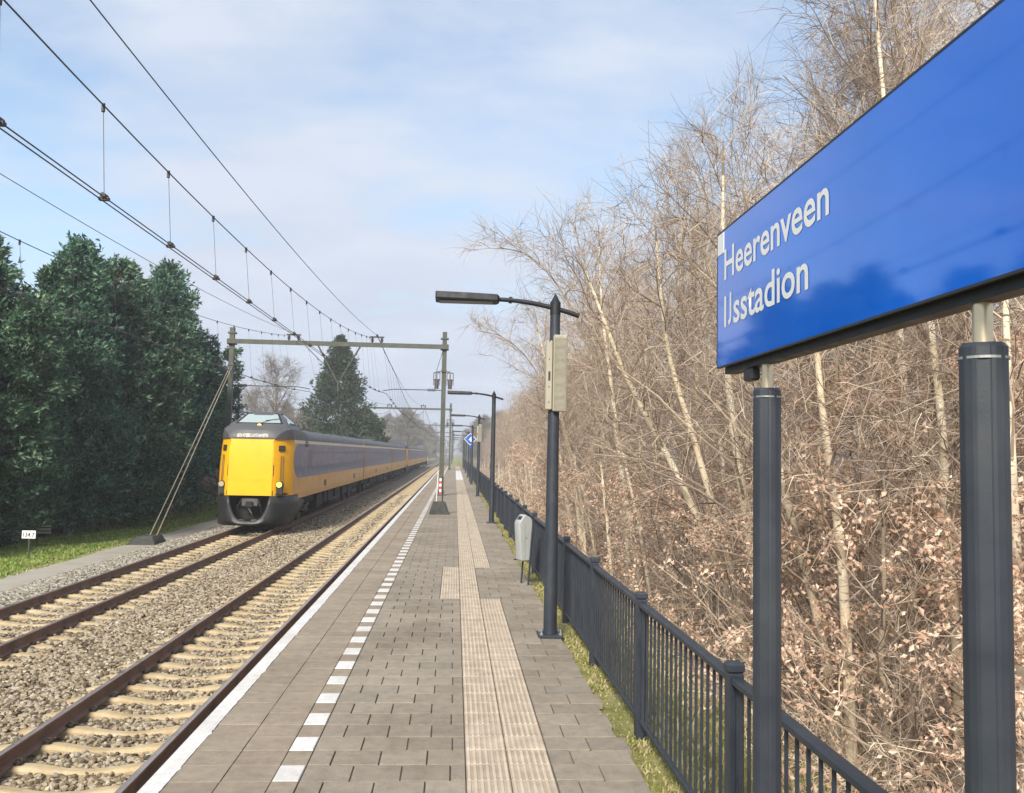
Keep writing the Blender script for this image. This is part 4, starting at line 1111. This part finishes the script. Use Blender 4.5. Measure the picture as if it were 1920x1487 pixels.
# hand-placed slender birches standing near the fence
BIRCH = [
 ('slender cream birch leaning left towards the lamp post, most slanted trunk in the wood', [(4.62, 12.6, -1.35), (4.1, 12.5, .1), (3.661, 12.5, 1.084), (3.205, 12.5, 2.064), (2.923, 12.5, 2.543), (2.681, 12.5, 2.961), (2.373, 12.5, 3.576), (2.25, 12.45, 3.897), (1.95, 12.5, 4.7), (1.7, 12.6, 5.3)], .062),
 ('cream leaning birch between the most slanted birch and the name sign', [(4.2, 11.9, -1.35), (3.95, 11.8, .2), (3.699, 11.8, 1.149), (3.386, 11.8, 2.181), (3.178, 11.8, 2.881), (2.97, 11.8, 3.406), (2.8, 11.7, 4.4), (2.7, 11.7, 5.6)], .058),
 ('pale straight birch trunk just under the left end of the name sign', [(4.0, 10.6, -1.35), (3.82, 10.5, .1), (3.64, 10.5, 1.268), (3.449, 10.5, 2.488), (3.352, 10.5, 3.27), (3.3, 10.5, 4.6), (3.3, 10.5, 6.2)], .066),
 ('thin white birch far behind the lamp post, left of the slanted birch', [(4.9, 22.1, -1.4), (4.5, 22.0, .569), (4.204, 22.0, 2.255), (4.018, 22.0, 3.848), (3.7, 22, 6), (3.6, 22, 8.2)], .075),
 ('white birch trunk rising close to the right of the litter bin', [(4.5, 30, -1.5), (4.214, 30.0, -.823), (3.788, 30.0, 1.312), (3.683, 30.0, 2.052), (3.4, 30, 5.0), (3.3, 30, 6.6)], .085),
 ('white spotted birch next to the nearest lamp pole, leaning left above the railing', [(4.3, 27, -1.5), (4.048, 27.0, -.7), (3.78, 27.0, 1.406), (3.327, 27.0, 3.376), (2.7, 27, 5.4), (2.4, 27, 6.8)], .085),
 ('pale birch seen between the two sign posts, nearest the left one and nearly upright', [(4.1, 8.7, -1.3), (4.018, 8.6, -.268), (3.95, 8.6, 1.239), (3.706, 8.6, 3.001), (3.65, 8.6, 4.4), (3.6, 8.6, 5.2)], .055),
 ('mottled birch seen midway between the two sign posts, behind the dead leaves', [(5.7, 10, -1.35), (5.65, 10, 0), (5.61, 10.0, 1.09), (5.532, 10.0, 1.669), (5.356, 10.0, 3.121), (5.2, 10, 6), (5.0, 10, 8.5)], .06),
 ('ochre birch with a kink, just left of the thick right sign post', [(4.95, 8.3, -1.35), (4.93, 8.2, 0), (4.862, 8.2, 1.121), (4.778, 8.2, 1.71), (4.823, 8.2, 2.542), (4.675, 8.2, 3.385), (4.65, 8.2, 5.2), (4.6, 8.2, 6.6)], .05),
 ('leaning birch immediately right of the left sign post, disappearing behind it', [(4.25, 9.3, -1.35), (4.116, 9.2, -.535), (4.019, 9.2, .264), (3.585, 9.2, 1.819), (3.35, 9.2, 3.2), (3.2, 9.2, 4.6)], .052),
 ('yellowish birch trunk at the right picture edge beyond the thick sign post', [(4.95, 7.3, -1.35), (4.9, 7.2, 0), (4.869, 7.2, .769), (4.814, 7.2, 2.595), (4.78, 7.2, 4.2), (4.75, 7.2, 5.2)], .05),
 ('thin birch arching over the railing, its tip bowed in the sky behind the lamp arm', [(4.3, 18.2, -1.4), (3.9, 18.1, .8), (3.3, 18, 3.2), (2.6, 18, 5.0), (1.9, 18, 6.1), (1.3, 18, 6.6), (.85, 18, 6.55)], .03),
 ('thin birch arching low over the railing, its tip left of the nearest lamp pole', [(4.3, 25.2, -1.4), (3.8, 25, 1.0), (3.0, 25, 3.4), (2.1, 25, 5.0), (1.3, 25, 5.7), (.7, 25, 5.75)], .032)]
for i, (lab_, tk, r0) in enumerate(BIRCH):
    arch = 'arching' in lab_
    tk = np.array(tk, float); n = 18
    s_ = np.concatenate([[0], np.cumsum(np.linalg.norm(np.diff(tk, axis=0), axis=1))]); s_ /= s_[-1]
    T = np.stack([np.interp(np.linspace(0, 1, n), s_, tk[:, k]) for k in range(3)], 1)
    T[1:-1] = (T[:-2] + 2 * T[1:-1] + T[2:]) / 4
    H = T[-1, 2] - T[0, 2]
    bare_tree(100 + i, 'birch_tree', M['birch'], M['twig'], lab_, 'birch tree', 'birches at the edge of the wood', H=H, r0=r0, trunk=T, white=.4 if arch else .90, nprim=24, start=.5 if arch else .32, spread=.30 if arch else .26, ang=58, up=.01, droop=-.07, n2=5 if arch else 6, n3=3 if arch else 4, n4=2)
# the wood: a few kinds, copied
KINDS = []
def kind(seed, label, trunkm, **k):
    KINDS.append(bare_tree(seed, 'bare_tree', trunkm, M['twig'], label, 'bare tree', GW, **k))
L_UP = 'tall bare tree with many upright brown twigs in the wood behind the railing'
L_BI = 'bare birch with drooping fine twigs in the wood behind the railing'
L_TH = 'thin bare young tree in the thicket behind the railing'
kind(1, L_UP, M['bark'], H=12.5, r0=.13, nprim=34, start=.14, spread=.50, ang=30, up=.05, n2=7, n3=5, n4=3, a2=30)
kind(2, L_UP, M['bark'], H=13, r0=.12, nprim=34, start=.12, spread=.48, ang=27, up=.05, n2=7, n3=5, n4=3, lean=(-.06, .02), a2=28)
kind(3, L_UP, M['bark'], H=11.5, r0=.11, nprim=32, start=.12, spread=.52, ang=34, up=.05, n2=7, n3=5, n4=3, lean=(-.1, 0), a2=30)
kind(4, L_BI, M['birch'], H=12.5, r0=.11, nprim=40, start=.25, spread=.34, ang=50, up=.03, droop=-.16, n2=7, n3=5, n4=3, lean=(-.08, 0))
kind(5, L_BI, M['birch'], H=11.5, r0=.10, nprim=40, start=.22, spread=.36, ang=55, up=.02, droop=-.13, n2=7, n3=5, n4=3, lean=(-.14, -.03))
kind(6, L_TH, M['birch'], H=8.5, r0=.06, nprim=34, start=.15, spread=.30, ang=48, up=.04, droop=-.04, n2=6, n3=5, n4=2, lean=(-.12, .03))
kind(7, L_TH, M['bark'], H=6.5, r0=.05, nprim=34, start=.08, spread=.38, ang=48, up=.06, n2=6, n3=5, n4=2, lean=(-.08, -.05))
kind(8, L_TH, M['bark'], H=5., r0=.035, nprim=30, start=.05, spread=.45, ang=50, up=.05, n2=6, n3=5, n4=2, lean=(.05, .03))
g = np.random.default_rng(42)
places = []
# (kind, x, y, scale)
fixed = [(3, 6.3, 20.5, 1.0), (0, 6.4, 24, .98), (1, 6.0, 29, .98), (2, 5.9, 33, .95), (4, 3.6, 19.5, .80), (4, 4.0, 26, .78), (3, 4.4, 36, .85), (0, 6.8, 41, 1.02), (1, 7.2, 17.5, 1.0), (3, 8.2, 15.0, 1.08), (4, 9.5, 17, 1.1), (2, 8.6, 22, 1.05), (3, 10.5, 13.6, 1.1)]
for k_, x, y, s_ in fixed: places.append((k_, x, y, s_))
for y in np.arange(45, 190, 6.):
    for x0_ in (6.4, 11.5):
        places.append((int(g.choice([0, 1, 2, 3, 4])), x0_ + g.normal(0, .8) + .004 * y, y + g.normal(0, 1.5), g.uniform(.84, 1.05)))
for _ in range(15):
    y = g.uniform(9, 50); x = g.uniform(7, 13 + .35 * y)
    if x > .78 * y + 2: continue
    places.append((int(g.choice([0, 1, 2, 3, 4], p=[.25, .2, .2, .2, .15])), x, y, g.uniform(.85, 1.12)))
for _ in range(38):
    y = g.uniform(5.5, 60); x = g.uniform(3.9, min(12, 3.2 + .55 * y))
    if x > .8 * y + .5 or y < 8.5: continue
    places.append((int(g.choice([5, 5, 6, 7])), x, y, g.uniform(.75, 1.15)))
used = set()
KH = [12.5, 13, 11.5, 12.5, 11.5, 8.5, 6.5, 5.]; KL = [0, -.06, -.1, -.08, -.14, -.12, -.08, .05]
def room(k_, x, y, s_):
    # the wood's edge rises away from the platform: small trees stand in front, tall ones behind
    H = KH[k_] * s_; top = x + KL[k_] * H - .12 * H
    q = 854 + 1615 * top / y
    lim = 2.0 + (857 - np.interp(q, [880, 950, 1000, 1050, 1100, 1200, 1290, 1400, 1500, 1700, 2200], [850, 745, 650, 520, 415, 315, 205, 80, -80, -500, -1400])) / 1615 * y + 1.4
    return s_ * min(1, lim / H)
for k_, x, y, s_ in places[:285]:
    s_ = room(k_, x, y, s_)
    if s_ < .38 or (y > 40 and x < 6.0): continue
    z = float(ground_z(np.array([x]), np.array([y]))[0]) - .06
    rz = g.uniform(-.7, .7) if k_ in (2, 3, 4, 5) else g.uniform(0, 6.28)
    t = KINDS[k_]
    if k_ not in used: used.add(k_); t.location = (x, y, z); t.rotation_euler = (0, 0, rz); t.scale = (s_,) * 3
    else: dup(t, (x, y, z), None, rz, s_)
for k_ in range(8):
    if k_ not in used: print('unused kind', k_)

# leaf helper: little folded quads
def leaves(C, size, g, jitter=.05, up=.2, fold=.35, asp=.6):
    n = len(C); C = C + g.normal(0, jitter, C.shape)
    d = nrm(g.normal(size=(n, 3)) + np.array([0, 0, up])); s_ = rperp(d, g); nn = np.cross(d, s_)
    L = (size * g.uniform(.6, 1.3, n))[:, None]; w = L * asp * .5
    a = C; b_ = C + d * L; m = C + d * L * .5
    V = np.stack([a, m + s_ * w + nn * w * fold, b_, m - s_ * w + nn * w * fold], 1).reshape(-1, 3)
    k = np.arange(n)[:, None] * 4
    return V, np.concatenate([k + np.array([[0, 1, 2]]), k + np.array([[0, 2, 3]])])
# beech and oak shrubs that keep their dead leaves
def leafy(seed, H, nl, size, label, spread=.5, start=.05):
    tr, cr, tips = bare_parts(seed, H=H, r0=.03, nprim=26, start=start, spread=spread, ang=62, up=.0, droop=-.02, n2=6, n3=5, n4=0)
    g2 = np.random.default_rng(seed + 5); pts = tips.reshape(-1, 3); pts = pts[g2.integers(0, len(pts), nl)]
    keep = (np.sin(pts[:, 0] * 3.1 + seed) + np.sin(pts[:, 2] * 4.3 + 1.7 * seed) + np.sin(pts[:, 1] * 3.7)) > -.55
    V, F = leaves(pts[keep], size, g2, .03, -.25, .45, .62)
    t = thing('beech_shrub', (0, 0, 0), label, 'shrub', 'shrubs keeping their dead brown leaves')
    link('trunk', tr.mesh('trunk', [M['bark'], M['bark']]), t)
    cr.add(V, F, 1); link('crown', cr.mesh('crown', [M['twig'], M['leafdead']]), t)
    return t
SL = 'shrub with curled pale brown dead leaves in the thicket behind the railing'
sh = [leafy(301, 3.2, 5600, .06, SL), leafy(302, 2.5, 5000, .058, SL, .6), leafy(303, 4.6, 6000, .06, SL, .36, .25)]
sp = [(0, 3.9, 14.5, 1.), (1, 3.6, 11.0, .95), (1, 3.9, 9.4, 1.), (0, 4.1, 8.0, 1.), (2, 4.6, 9.4, .95), (2, 5.0, 7.4, .95), (1, 5.0, 6.6, 1.1), (0, 6.2, 9.0, 1.1), (1, 4.1, 18.5, 1.05), (1, 4.0, 24, 1.1), (0, 3.6, 31, 1.1), (2, 5.5, 12.5, 1.), (1, 4.3, 6.1, .8), (0, 4.7, 16, 1.1), (0, 4.2, 40, 1.2), (1, 4.0, 50, 1.3), (2, 6.4, 10.8, 1.0), (1, 4.0, 28, 1.0), (2, 5.9, 8.3, .9), (0, 5.2, 20, 1.)]
first = [True] * 3
for k_, x, y, s_ in sp:
    z = float(ground_z(np.array([x]), np.array([y]))[0]) - .05; rz = g.uniform(0, 6.28)
    if first[k_]: first[k_] = False; t = sh[k_]; t.location = (x, y, z); t.rotation_euler = (0, 0, rz); t.scale = (s_,) * 3
    else: dup(sh[k_], (x, y, z), None, rz, s_)

# tangled brambles, stems and dry grass under the trees
def stems(n, g, xr, yr, h0, h1, r, S=3, out=.8):
    y = yr[0] + (yr[1] - yr[0]) * g.random(n) ** 1.5; x = xr[0] + (np.minimum(xr[1], .85 * y + 1.5) - xr[0]) * g.random(n)
    keep = x > xr[0] - .01; x, y = x[keep], y[keep]; n = len(x)
    O = np.stack([x, y, ground_z(x, y) - .03], 1); D = nrm(np.stack([g.normal(0, out, n), g.normal(0, out, n), np.ones(n)], 1))
    P = walk(O, D, g.uniform(h0, h1, n), 7, g, -.11, .12); RR = r * g.uniform(.6, 1.5, n)[:, None] * np.linspace(1, .4, 7)[None]
    return P, RR
ac = Acc(); g3 = np.random.default_rng(11)
for (n, xr, yr, h0, h1, r) in [(1400, (3.5, 9), (3.5, 22), .6, 2.0, .004), (1700, (3.4, 24), (8, 60), .8, 2.8, .006), (1400, (3.2, 30), (40, 150), 1., 3.2, .011)]:
    P, RR = stems(n, g3, xr, yr, h0, h1, r); ac.tubes(P, RR, 3)
    C, CR = sprout(P, RR, 4, .25, 1, 45, g3, .35, 4, -.04, .15, .7, r * .55); ac.tubes(C, CR, 3)
P, RR = stems(6500, g3, (2.5, 6), (3.2, 20), .15, .6, .003, 3, 1.1); ac.tubes(P, RR, 3)
o = link('undergrowth', ac.mesh('undergrowth', [M['bramble']])); o['kind'] = 'stuff'
n = 26000; y = 3.5 + 55 * g3.random(n) ** 1.7; x = 2.5 + (np.minimum(16, .8 * y + .8) - 2.0) * g3.random(n)
V, F = leaves(np.stack([x, y, ground_z(x, y) + .015 + .25 * g3.random(n) ** 5], 1), .075, g3, .01, .0, .35, .65)
o = link('fallen_leaves', mesh_np('fallen_leaves', V, [F], [M['leafdead']])); o['kind'] = 'stuff'

# grass blades
def blades(n, xr, yr, h, g, mat, name, zf=ground_z, pw=1.6, wid=.006, dens=None):
    y = yr[0] + (yr[1] - yr[0]) * g.random(n) ** pw; x = g.uniform(xr[0], xr[1], n)
    if dens is not None: k = dens(x, y) > g.random(n); x, y = x[k], y[k]; n = len(x)
    hh = h * g.uniform(.4, 1.3, n); a = g.uniform(0, 6.28, n); w_ = wid * (1 + y / 14)
    b0 = np.stack([x, y, zf(x, y) - .01], 1); s_ = np.stack([np.cos(a), np.sin(a), 0 * a], 1) * w_[:, None]
    ln = g.normal(0, .55, (n, 2)) * hh[:, None]; tip = b0 + np.stack([ln[:, 0], ln[:, 1], hh], 1)
    mid = b0 + np.stack([ln[:, 0] * .3, ln[:, 1] * .3, hh * .6], 1)
    V = np.stack([b0 - s_, b0 + s_, mid + s_ * .7, mid - s_ * .7, tip], 1).reshape(-1, 3); k = np.arange(n)[:, None] * 5
    o = link(name, mesh_np(name, V, [k + np.array([[0, 1, 2, 3]]), k + np.array([[3, 2, 4]])], [mat])); o['kind'] = 'stuff'
patch = lambda x, y: np.clip(.55 + .5 * wav(x * 1.5, y, 1.2, .7), .12, 1) * np.clip((x - 1.27 - .06 * np.sin(y * 2.3) - .05 * np.sin(y * 5.1)) / .08, 0, 1)
blades(42000, (1.27, 1.95), (3, 40), .045, g3, M['moss'], 'verge_grass', dens=patch)
blades(15000, (1.7, 3.3), (3, 26), .14, g3, M['moss'], 'bank_grass')
blades(52000, (-15.2, -11.75), (20, 62), .10, g3, M['blade'], 'track_side_grass', pw=1.2, wid=.010)
blades(2500, (-11.9, -11.5), (20, 60), .05, g3, M['moss'], 'path_edge_grass', pw=1.2, wid=.008)

# conifers of the hedge
def spray(C, out, size, g, nl=7):
    """fans of flat scale leaves on each twig end"""
    n = len(C)
    d0 = nrm(out + g.normal(0, .55, (n, 3)) + np.array([0, 0, .25]))
    side = rperp(d0, g)
    Vs_, Fs_ = [], []; off = 0
    for k in range(nl):
        a = (k / (nl - 1) - .5) * 2.2
        d = nrm(d0 * math.cos(a) + side * math.sin(a) + g.normal(0, .22, (n, 3)))
        L = (size * g.uniform(.55, 1.2, n) * (1 - .25 * abs(a)))[:, None]; w_ = nrm(np.cross(d, g.normal(size=(n, 3)))) * L * .17
        c0 = C + g.normal(0, size * .12, (n, 3))
        V = np.stack([c0, c0 + d * L * .45 + w_, c0 + d * L, c0 + d * L * .45 - w_], 1).reshape(-1, 3)
        kk = np.arange(n)[:, None] * 4 + off
        Vs_.append(V); Fs_.append(kk + np.array([[0, 1, 2, 3]])); off += 4 * n
    return np.concatenate(Vs_), np.concatenate(Fs_)
def conifer(seed, H, Rb, label, mat, group, name='conifer_tree', zb=.9, nb=400, per=20, size=.26, tops=2, power=.62, zlow=.35):
    g = np.random.default_rng(seed)
    t = thing(name, (0, 0, 0), label, 'conifer' if 'conif' in name else 'tree', group)
    tr = Acc(); T = np.stack([.05 * np.sin(np.linspace(0, 3, 10) + seed), .05 * np.cos(np.linspace(0, 3, 10)), np.linspace(0, H * .93, 10)], 1); tr.tubes(T[None], np.linspace(.17, .02, 10)[None], 8)
    for q in range(2):
        o = g.normal(0, .25, 2); T2 = T + np.stack([o[0] * np.linspace(.4, 3, 10), o[1] * np.linspace(.4, 3, 10), 0 * T[:, 0]], 1); T2[:, 2] *= .8; tr.tubes(T2[None], np.linspace(.10, .015, 10)[None], 6)
    link('trunk', tr.mesh('trunk', [M['bark']]), t)
    # several leaders give the crown an uneven top
    lead = [(0., 0., H)] + [(g.normal(0, Rb * .45), g.normal(0, Rb * .45), H * g.uniform(.74, .95)) for _ in range(tops)]
    cs, outs = [], []
    br = Acc()
    for li, (lx, ly, hz_) in enumerate(lead):
        nbb = int(nb * (1. if li == 0 else .45)); u = g.random(nbb) ** 1.05
        z = zb + (hz_ - zb) * u
        r = Rb * (1 if li == 0 else .62) * np.minimum(1, ((1 - u) * 1.12 + .02)) ** power * (.75 + .25 * np.minimum(1, u * 5))
        r *= g.uniform(.5, 1.15, nbb) * (1 + .16 * np.sin(z * 2.1 + seed + li))
        az = g.uniform(0, 6.283, nbb); o = np.stack([np.cos(az), np.sin(az), 0 * az], 1)
        P0_ = np.stack([lx * u ** .6 + 0 * z, ly * u ** .6 + 0 * z, z - r * zlow], 1)
        P1_ = P0_ + o * r[:, None] + np.array([0, 0, 1]) * (r * zlow * g.uniform(.4, 1.4, nbb))[:, None]
        br.tubes(np.stack([P0_, (P0_ + P1_) / 2 + np.array([0, 0, -.06]), P1_], 1), np.tile(np.array([.022, .014, .005]), (nbb, 1)), 3)
        for k in range(per):
            f = (1.04 - .5 * g.random(nbb) ** 1.6)[:, None]
            c = P0_ + (P1_ - P0_) * f + g.normal(0, .19, (nbb, 3)) * (.6 + r[:, None] * .22)
            cs.append(c); outs.append(nrm(o + np.array([0, 0, .25])))
    V, F = spray(np.concatenate(cs), np.concatenate(outs), size, g, 6)
    br.add(V, F, 1); link('crown', br.mesh('crown', [M['bark'], mat]), t)
    return t
HG = 'dark conifers of the tall hedge left of the tracks'
con = [conifer(501, 11.6, 2.3, 'a', M['needle'], HG, tops=3, power=.52), conifer(502, 10.8, 2.6, 'b', M['needleb'], HG, tops=4, power=.45), conifer(503, 11.2, 2.2, 'c', M['needle'], HG, tops=3, power=.55)]
BaseH = [11.6, 10.8, 11.2]
hedge = [(0, -16.6, 26.0, 9.4, 'dark conifer cut off by the left picture edge, first of the hedge'), (1, -15.9, 29.0, 8.9, 'second dark conifer of the hedge, behind the white number plate'), (2, -15.6, 32.2, 7.3, 'lowest dark conifer in the dip of the hedge, left of its tall middle'),
         (0, -15.2, 35.3, 10.3, 'tall pointed dark conifer in the middle of the hedge'), (1, -15.0, 38.4, 10.2, 'broad round-topped dark conifer right of the pointed one in the hedge'), (2, -14.9, 41.4, 9.3, 'dark conifer in the notch right of the broad hedge conifer'),
         (0, -14.8, 44.7, 11.4, 'tall dark conifer near the right end of the hedge, left of the guy wires'), (2, -15.0, 48.2, 9.6, 'dark conifer stepping down behind the guy wires'), (1, -15.6, 51.4, 8.6, 'dark conifer second from the far hedge end, left of the portal mast'), (2, -15.9, 55.5, 7.2, 'lowest dark conifer peeking out at the far hedge end beside the portal mast'),
         (1, -18.5, 33.5, 8.6, 'dark conifer in the back row of the hedge behind the low dip'), (0, -18.3, 40.5, 9.8, 'dark conifer in the back row of the hedge behind its right half'), (0, -19.5, 27.5, 8.6, 'dark conifer in the back row of the hedge at the left picture edge'), (1, -17.8, 47.5, 8.8, 'dark conifer in the back row near the hedge end')]
first = [True] * 3
for k_, x, y, ztop, lab_ in hedge:
    z0 = -1.38; s_ = (ztop - z0) / BaseH[k_]; rz = g.uniform(0, 6.28); sw = s_ * g.uniform(.95, 1.12) if s_ < .9 else s_
    if first[k_]: first[k_] = False; t = con[k_]; t.location = (x, y, z0); t.rotation_euler = (0, 0, rz); t.scale = (sw, sw, s_); t['label'] = lab_
    else: dup(con[k_], (x, y, z0), lab_, rz, (sw, sw, s_))
# low stuff under the hedge
dg = sh[1]
dup(dg, (-13.6, 42, -1.35), 'tuft of pale dry brown leaves at the hedge foot beside the guy wires', 1., .8, 'dry shrubs at the foot of the hedge')
dup(dg, (-13.2, 46.5, -1.35), 'brown dry shrub between the guy wires and the train front', 2., .85, 'dry shrubs at the foot of the hedge')
dup(dg, (-13.0, 51, -1.35), 'brown dry shrub just left of the train front', 3., .9, 'dry shrubs at the foot of the hedge')
# fir, green dome, bare tree, far trees
fir = conifer(601, 15.9, 5.0, 'tall fir with drooping branches behind the train, its tip above the portal beam', M['needle2'], None, 'fir_tree', .9, 760, 14, .40, 0, .85, -.22)
fir.location = (-12.8, 95, -1.4)
bush = conifer(602, 8.7, 3.5, 'rounded green tree right of the fir, behind the train roof', M['needle3'], None, 'evergreen_tree', .3, 700, 16, .38, 2, .42)
bush.location = (-11.7, 112, -1.4)
bt = bare_tree(603, 'bare_tree', M['bark'], M['twigfar'], 'spreading bare tree between the left portal mast and the fir', 'bare tree', None, H=12.6, r0=.28, nprim=36, start=.18, spread=.55, ang=50, up=.03, n2=8, n3=5, n4=3, tw=.012, twlen=.7)
bt.location = (-20.4, 100, -1.4)
dup(bt, (-25.5, 112, -1.4), 'bare tree close to the left portal mast, half hidden by the hedge end', 2., .8)
ft = bare_tree(604, 'bare_tree', M['bark'], M['twigfar'], 'round hazy bare tree behind the second portal, beyond the train', 'bare tree', 'hazy bare trees far along the track', H=13, r0=.3, nprim=60, start=.12, spread=.46, ang=58, up=.05, n2=9, n3=6, n4=4, tw=.022, twlen=.8)
ft.location = (-12.6, 225, -1.4); ft.scale = (1.15, 1.15, 1.0)
FL = 'hazy bare tree far along the left side of the track'
for x, y, s_ in [(-19, 205, .75), (-17, 250, .9), (-10.5, 262, .85), (-13, 300, 1.), (-22, 290, 1.1), (-9.8, 330, .9), (-11, 372, 1.), (-18, 360, 1.1), (-30, 240, .9), (-34, 300, 1.1)]:
    dup(ft, (x, y, -1.4), FL, g.uniform(0, 6), s_)
for x, y, s_ in [(-29, 150, .8), (-24, 140, .7)]:
    dup(ft, (x, y, -1.4), 'greyish bare tree far behind the train, left of the fir', g.uniform(0, 6), s_)
FR = 'hazy bare tree at the far end of the platform side'
for x, y, s_ in [(7, 215, .9), (11, 228, 1.), (6.6, 245, .95), (13, 260, 1.1), (7.5, 285, 1.), (16, 300, 1.1), (9, 330, 1.), (5.5, 395, 1.0), (12, 400, 1.2)]:
    dup(ft, (x, y, -1.6), FR, g.uniform(0, 6), s_)
# far wood that closes the view
ac = Acc(); g4 = np.random.default_rng(77)
for k in range(90):
    x = g4.uniform(-260, 260); y = g4.uniform(430, 620); n = 260
    c = np.stack([x + g4.normal(0, 3.2, n), y + g4.normal(0, 3.2, n), -1.5 + np.abs(g4.normal(5.5, 3.4, n))], 1)
    V, F = leaves(c, 2.2, g4, .3, .3, .3, .5); ac.add(V, F)
o = link('far_wood', ac.mesh('far_wood', [M['twigfar']])); o['kind'] = 'stuff'
# ------------------------------------------------------------------ light, air, sky, camera
SUN = np.array([-.26, -.80, .60]); SUN /= np.linalg.norm(SUN)
ld = bpy.data.lights.new('sun', 'SUN'); ld.energy = 2.85; ld.angle = R(14); ld.color = (1., .93, .82)
lo = bpy.data.objects.new('sun', ld); col.objects.link(lo)
lo.rotation_euler = Vector(-SUN).to_track_quat('-Z', 'Y').to_euler(); lo.location = (-20, -20, 30)
w = bpy.data.worlds.new('World'); sc.world = w; w.use_nodes = True
nt = w.node_tree; bg = nt.nodes['Background']
s = NT.__new__(NT); s.t = nt; s.mat = None; s.b = None
sky = nt.nodes.new('ShaderNodeTexSky'); sky.sky_type = 'NISHITA'; sky.sun_disc = False
sky.sun_elevation = math.asin(SUN[2]); sky.sun_rotation = math.atan2(SUN[0], SUN[1]); sky.dust_density = 1.2; sky.air_density = 1.0; sky.ozone_density = 1.3
d = nt.nodes.new('ShaderNodeTexCoord').outputs['Generated']
sx = nt.nodes.new('ShaderNodeSeparateXYZ'); nt.links.new(d, sx.inputs[0])
zc = s.math('ADD', s.math('MAXIMUM', sx.outputs[2], 0.0), .16)
cv = nt.nodes.new('ShaderNodeCombineXYZ')
nt.links.new(s.math('DIVIDE', sx.outputs[0], zc), cv.inputs[0]); nt.links.new(s.math('DIVIDE', sx.outputs[1], zc), cv.inputs[1])
n1 = s.noise(1.25, 8, .56, cv.outputs[0], (1.0, 1.5, 1)); n2 = s.noise(.33, 3, .5, cv.outputs[0])
def lobe(dirv, p0, p1):
    dv = np.array(dirv, float); dv /= np.linalg.norm(dv)
    dp = nt.nodes.new('ShaderNodeVectorMath'); dp.operation = 'DOT_PRODUCT'; nt.links.new(d, dp.inputs[0]); dp.inputs[1].default_value = dv
    m = nt.nodes.new('ShaderNodeMapRange'); m.interpolation_type = 'SMOOTHSTEP'; nt.links.new(dp.outputs['Value'], m.inputs[0]); m.inputs[1].default_value = p0; m.inputs[2].default_value = p1
    return m.outputs[0]
BLUE1 = lobe((.23, .90, .37), .90, .995)
BLUE2 = lobe((-.64, .72, .26), .90, .99)
cl = s.math('ADD', s.math('MULTIPLY', n1, 1.0), s.math('MULTIPLY', n2, .55))
cl = s.math('SUBTRACT', cl, s.math('MULTIPLY', BLUE1, .17)); cl = s.math('SUBTRACT', cl, s.math('MULTIPLY', BLUE2, .34))
mask = s.ramp(cl, [(.46, (.22, .22, .22)), (.58, (.62, .62, .62)), (.74, (.97, .97, .97))])
horiz = s.ramp(sx.outputs[2], [(.0, (1, 1, 1)), (.30, (0, 0, 0))])
mask = s.mix(1.0, mask, s.mix(1.0, horiz, (.55, .55, .55), 'MULTIPLY'), 'ADD')
cloud = s.ramp(n1, [(.32, (4.9, 5.5, 6.6)), (.68, (6.0, 6.5, 7.5))])
clear = s.mix(1.0, sky.outputs[0], (1.75, 1.85, 1.8), 'MULTIPLY')
res = s.mix(mask, clear, cloud)
nt.links.new(res, bg.inputs['Color']); bg.inputs['Strength'].default_value = .056

hz = bpy.data.materials.new('haze_air'); hz.use_nodes = True; ht = hz.node_tree
ht.nodes.remove(ht.nodes['Principled BSDF']); pv = ht.nodes.new('ShaderNodeVolumePrincipled')
pv.inputs['Color'].default_value = (.92, .95, 1, 1); pv.inputs['Density'].default_value = .0012; pv.inputs['Anisotropy'].default_value = .2
ht.links.new(pv.outputs[0], ht.nodes['Material Output'].inputs['Volume'])
b = MB(); b.box(-1600, 1600, -100, 2000, -3.2, 24); o = b.build('haze', hz, None, kind='stuff')

cam = bpy.data.cameras.new('camera'); co = bpy.data.objects.new('camera', cam); col.objects.link(co)
cam.sensor_fit = 'HORIZONTAL'; cam.sensor_width = 36; cam.lens = 36 * 1615 / 1920; cam.clip_start = .05; cam.clip_end = 6000
yw, pt, rl = R(3.7), R(3.8), R(1.14)
f_ = Vector((math.sin(yw) * math.cos(pt), math.cos(yw) * math.cos(pt), math.sin(pt)))
rt = Vector((math.cos(yw), -math.sin(yw), 0)); up = rt.cross(f_)
r2 = rt * math.cos(rl) + up * math.sin(rl); u2 = -rt * math.sin(rl) + up * math.cos(rl)
mw = Matrix((r2, u2, -f_)).transposed().to_4x4(); mw.translation = (0, 0, 2.19); co.matrix_world = mw
sc.camera = co
sc.view_settings.view_transform = 'Standard'; sc.view_settings.look = 'None'; sc.view_settings.exposure = 1.22; sc.view_settings.gamma = 1; sc.view_settings.use_curve_mapping = False
sc.render.engine = 'CYCLES'
sc.cycles.max_bounces = 6; sc.cycles.diffuse_bounces = 3; sc.cycles.glossy_bounces = 3; sc.cycles.transmission_bounces = 3; sc.cycles.volume_bounces = 0; sc.cycles.transparent_max_bounces = 8
sc.cycles.use_denoising = True; sc.cycles.denoiser = 'OPENIMAGEDENOISE'
sc.cycles.sample_clamp_indirect = 6
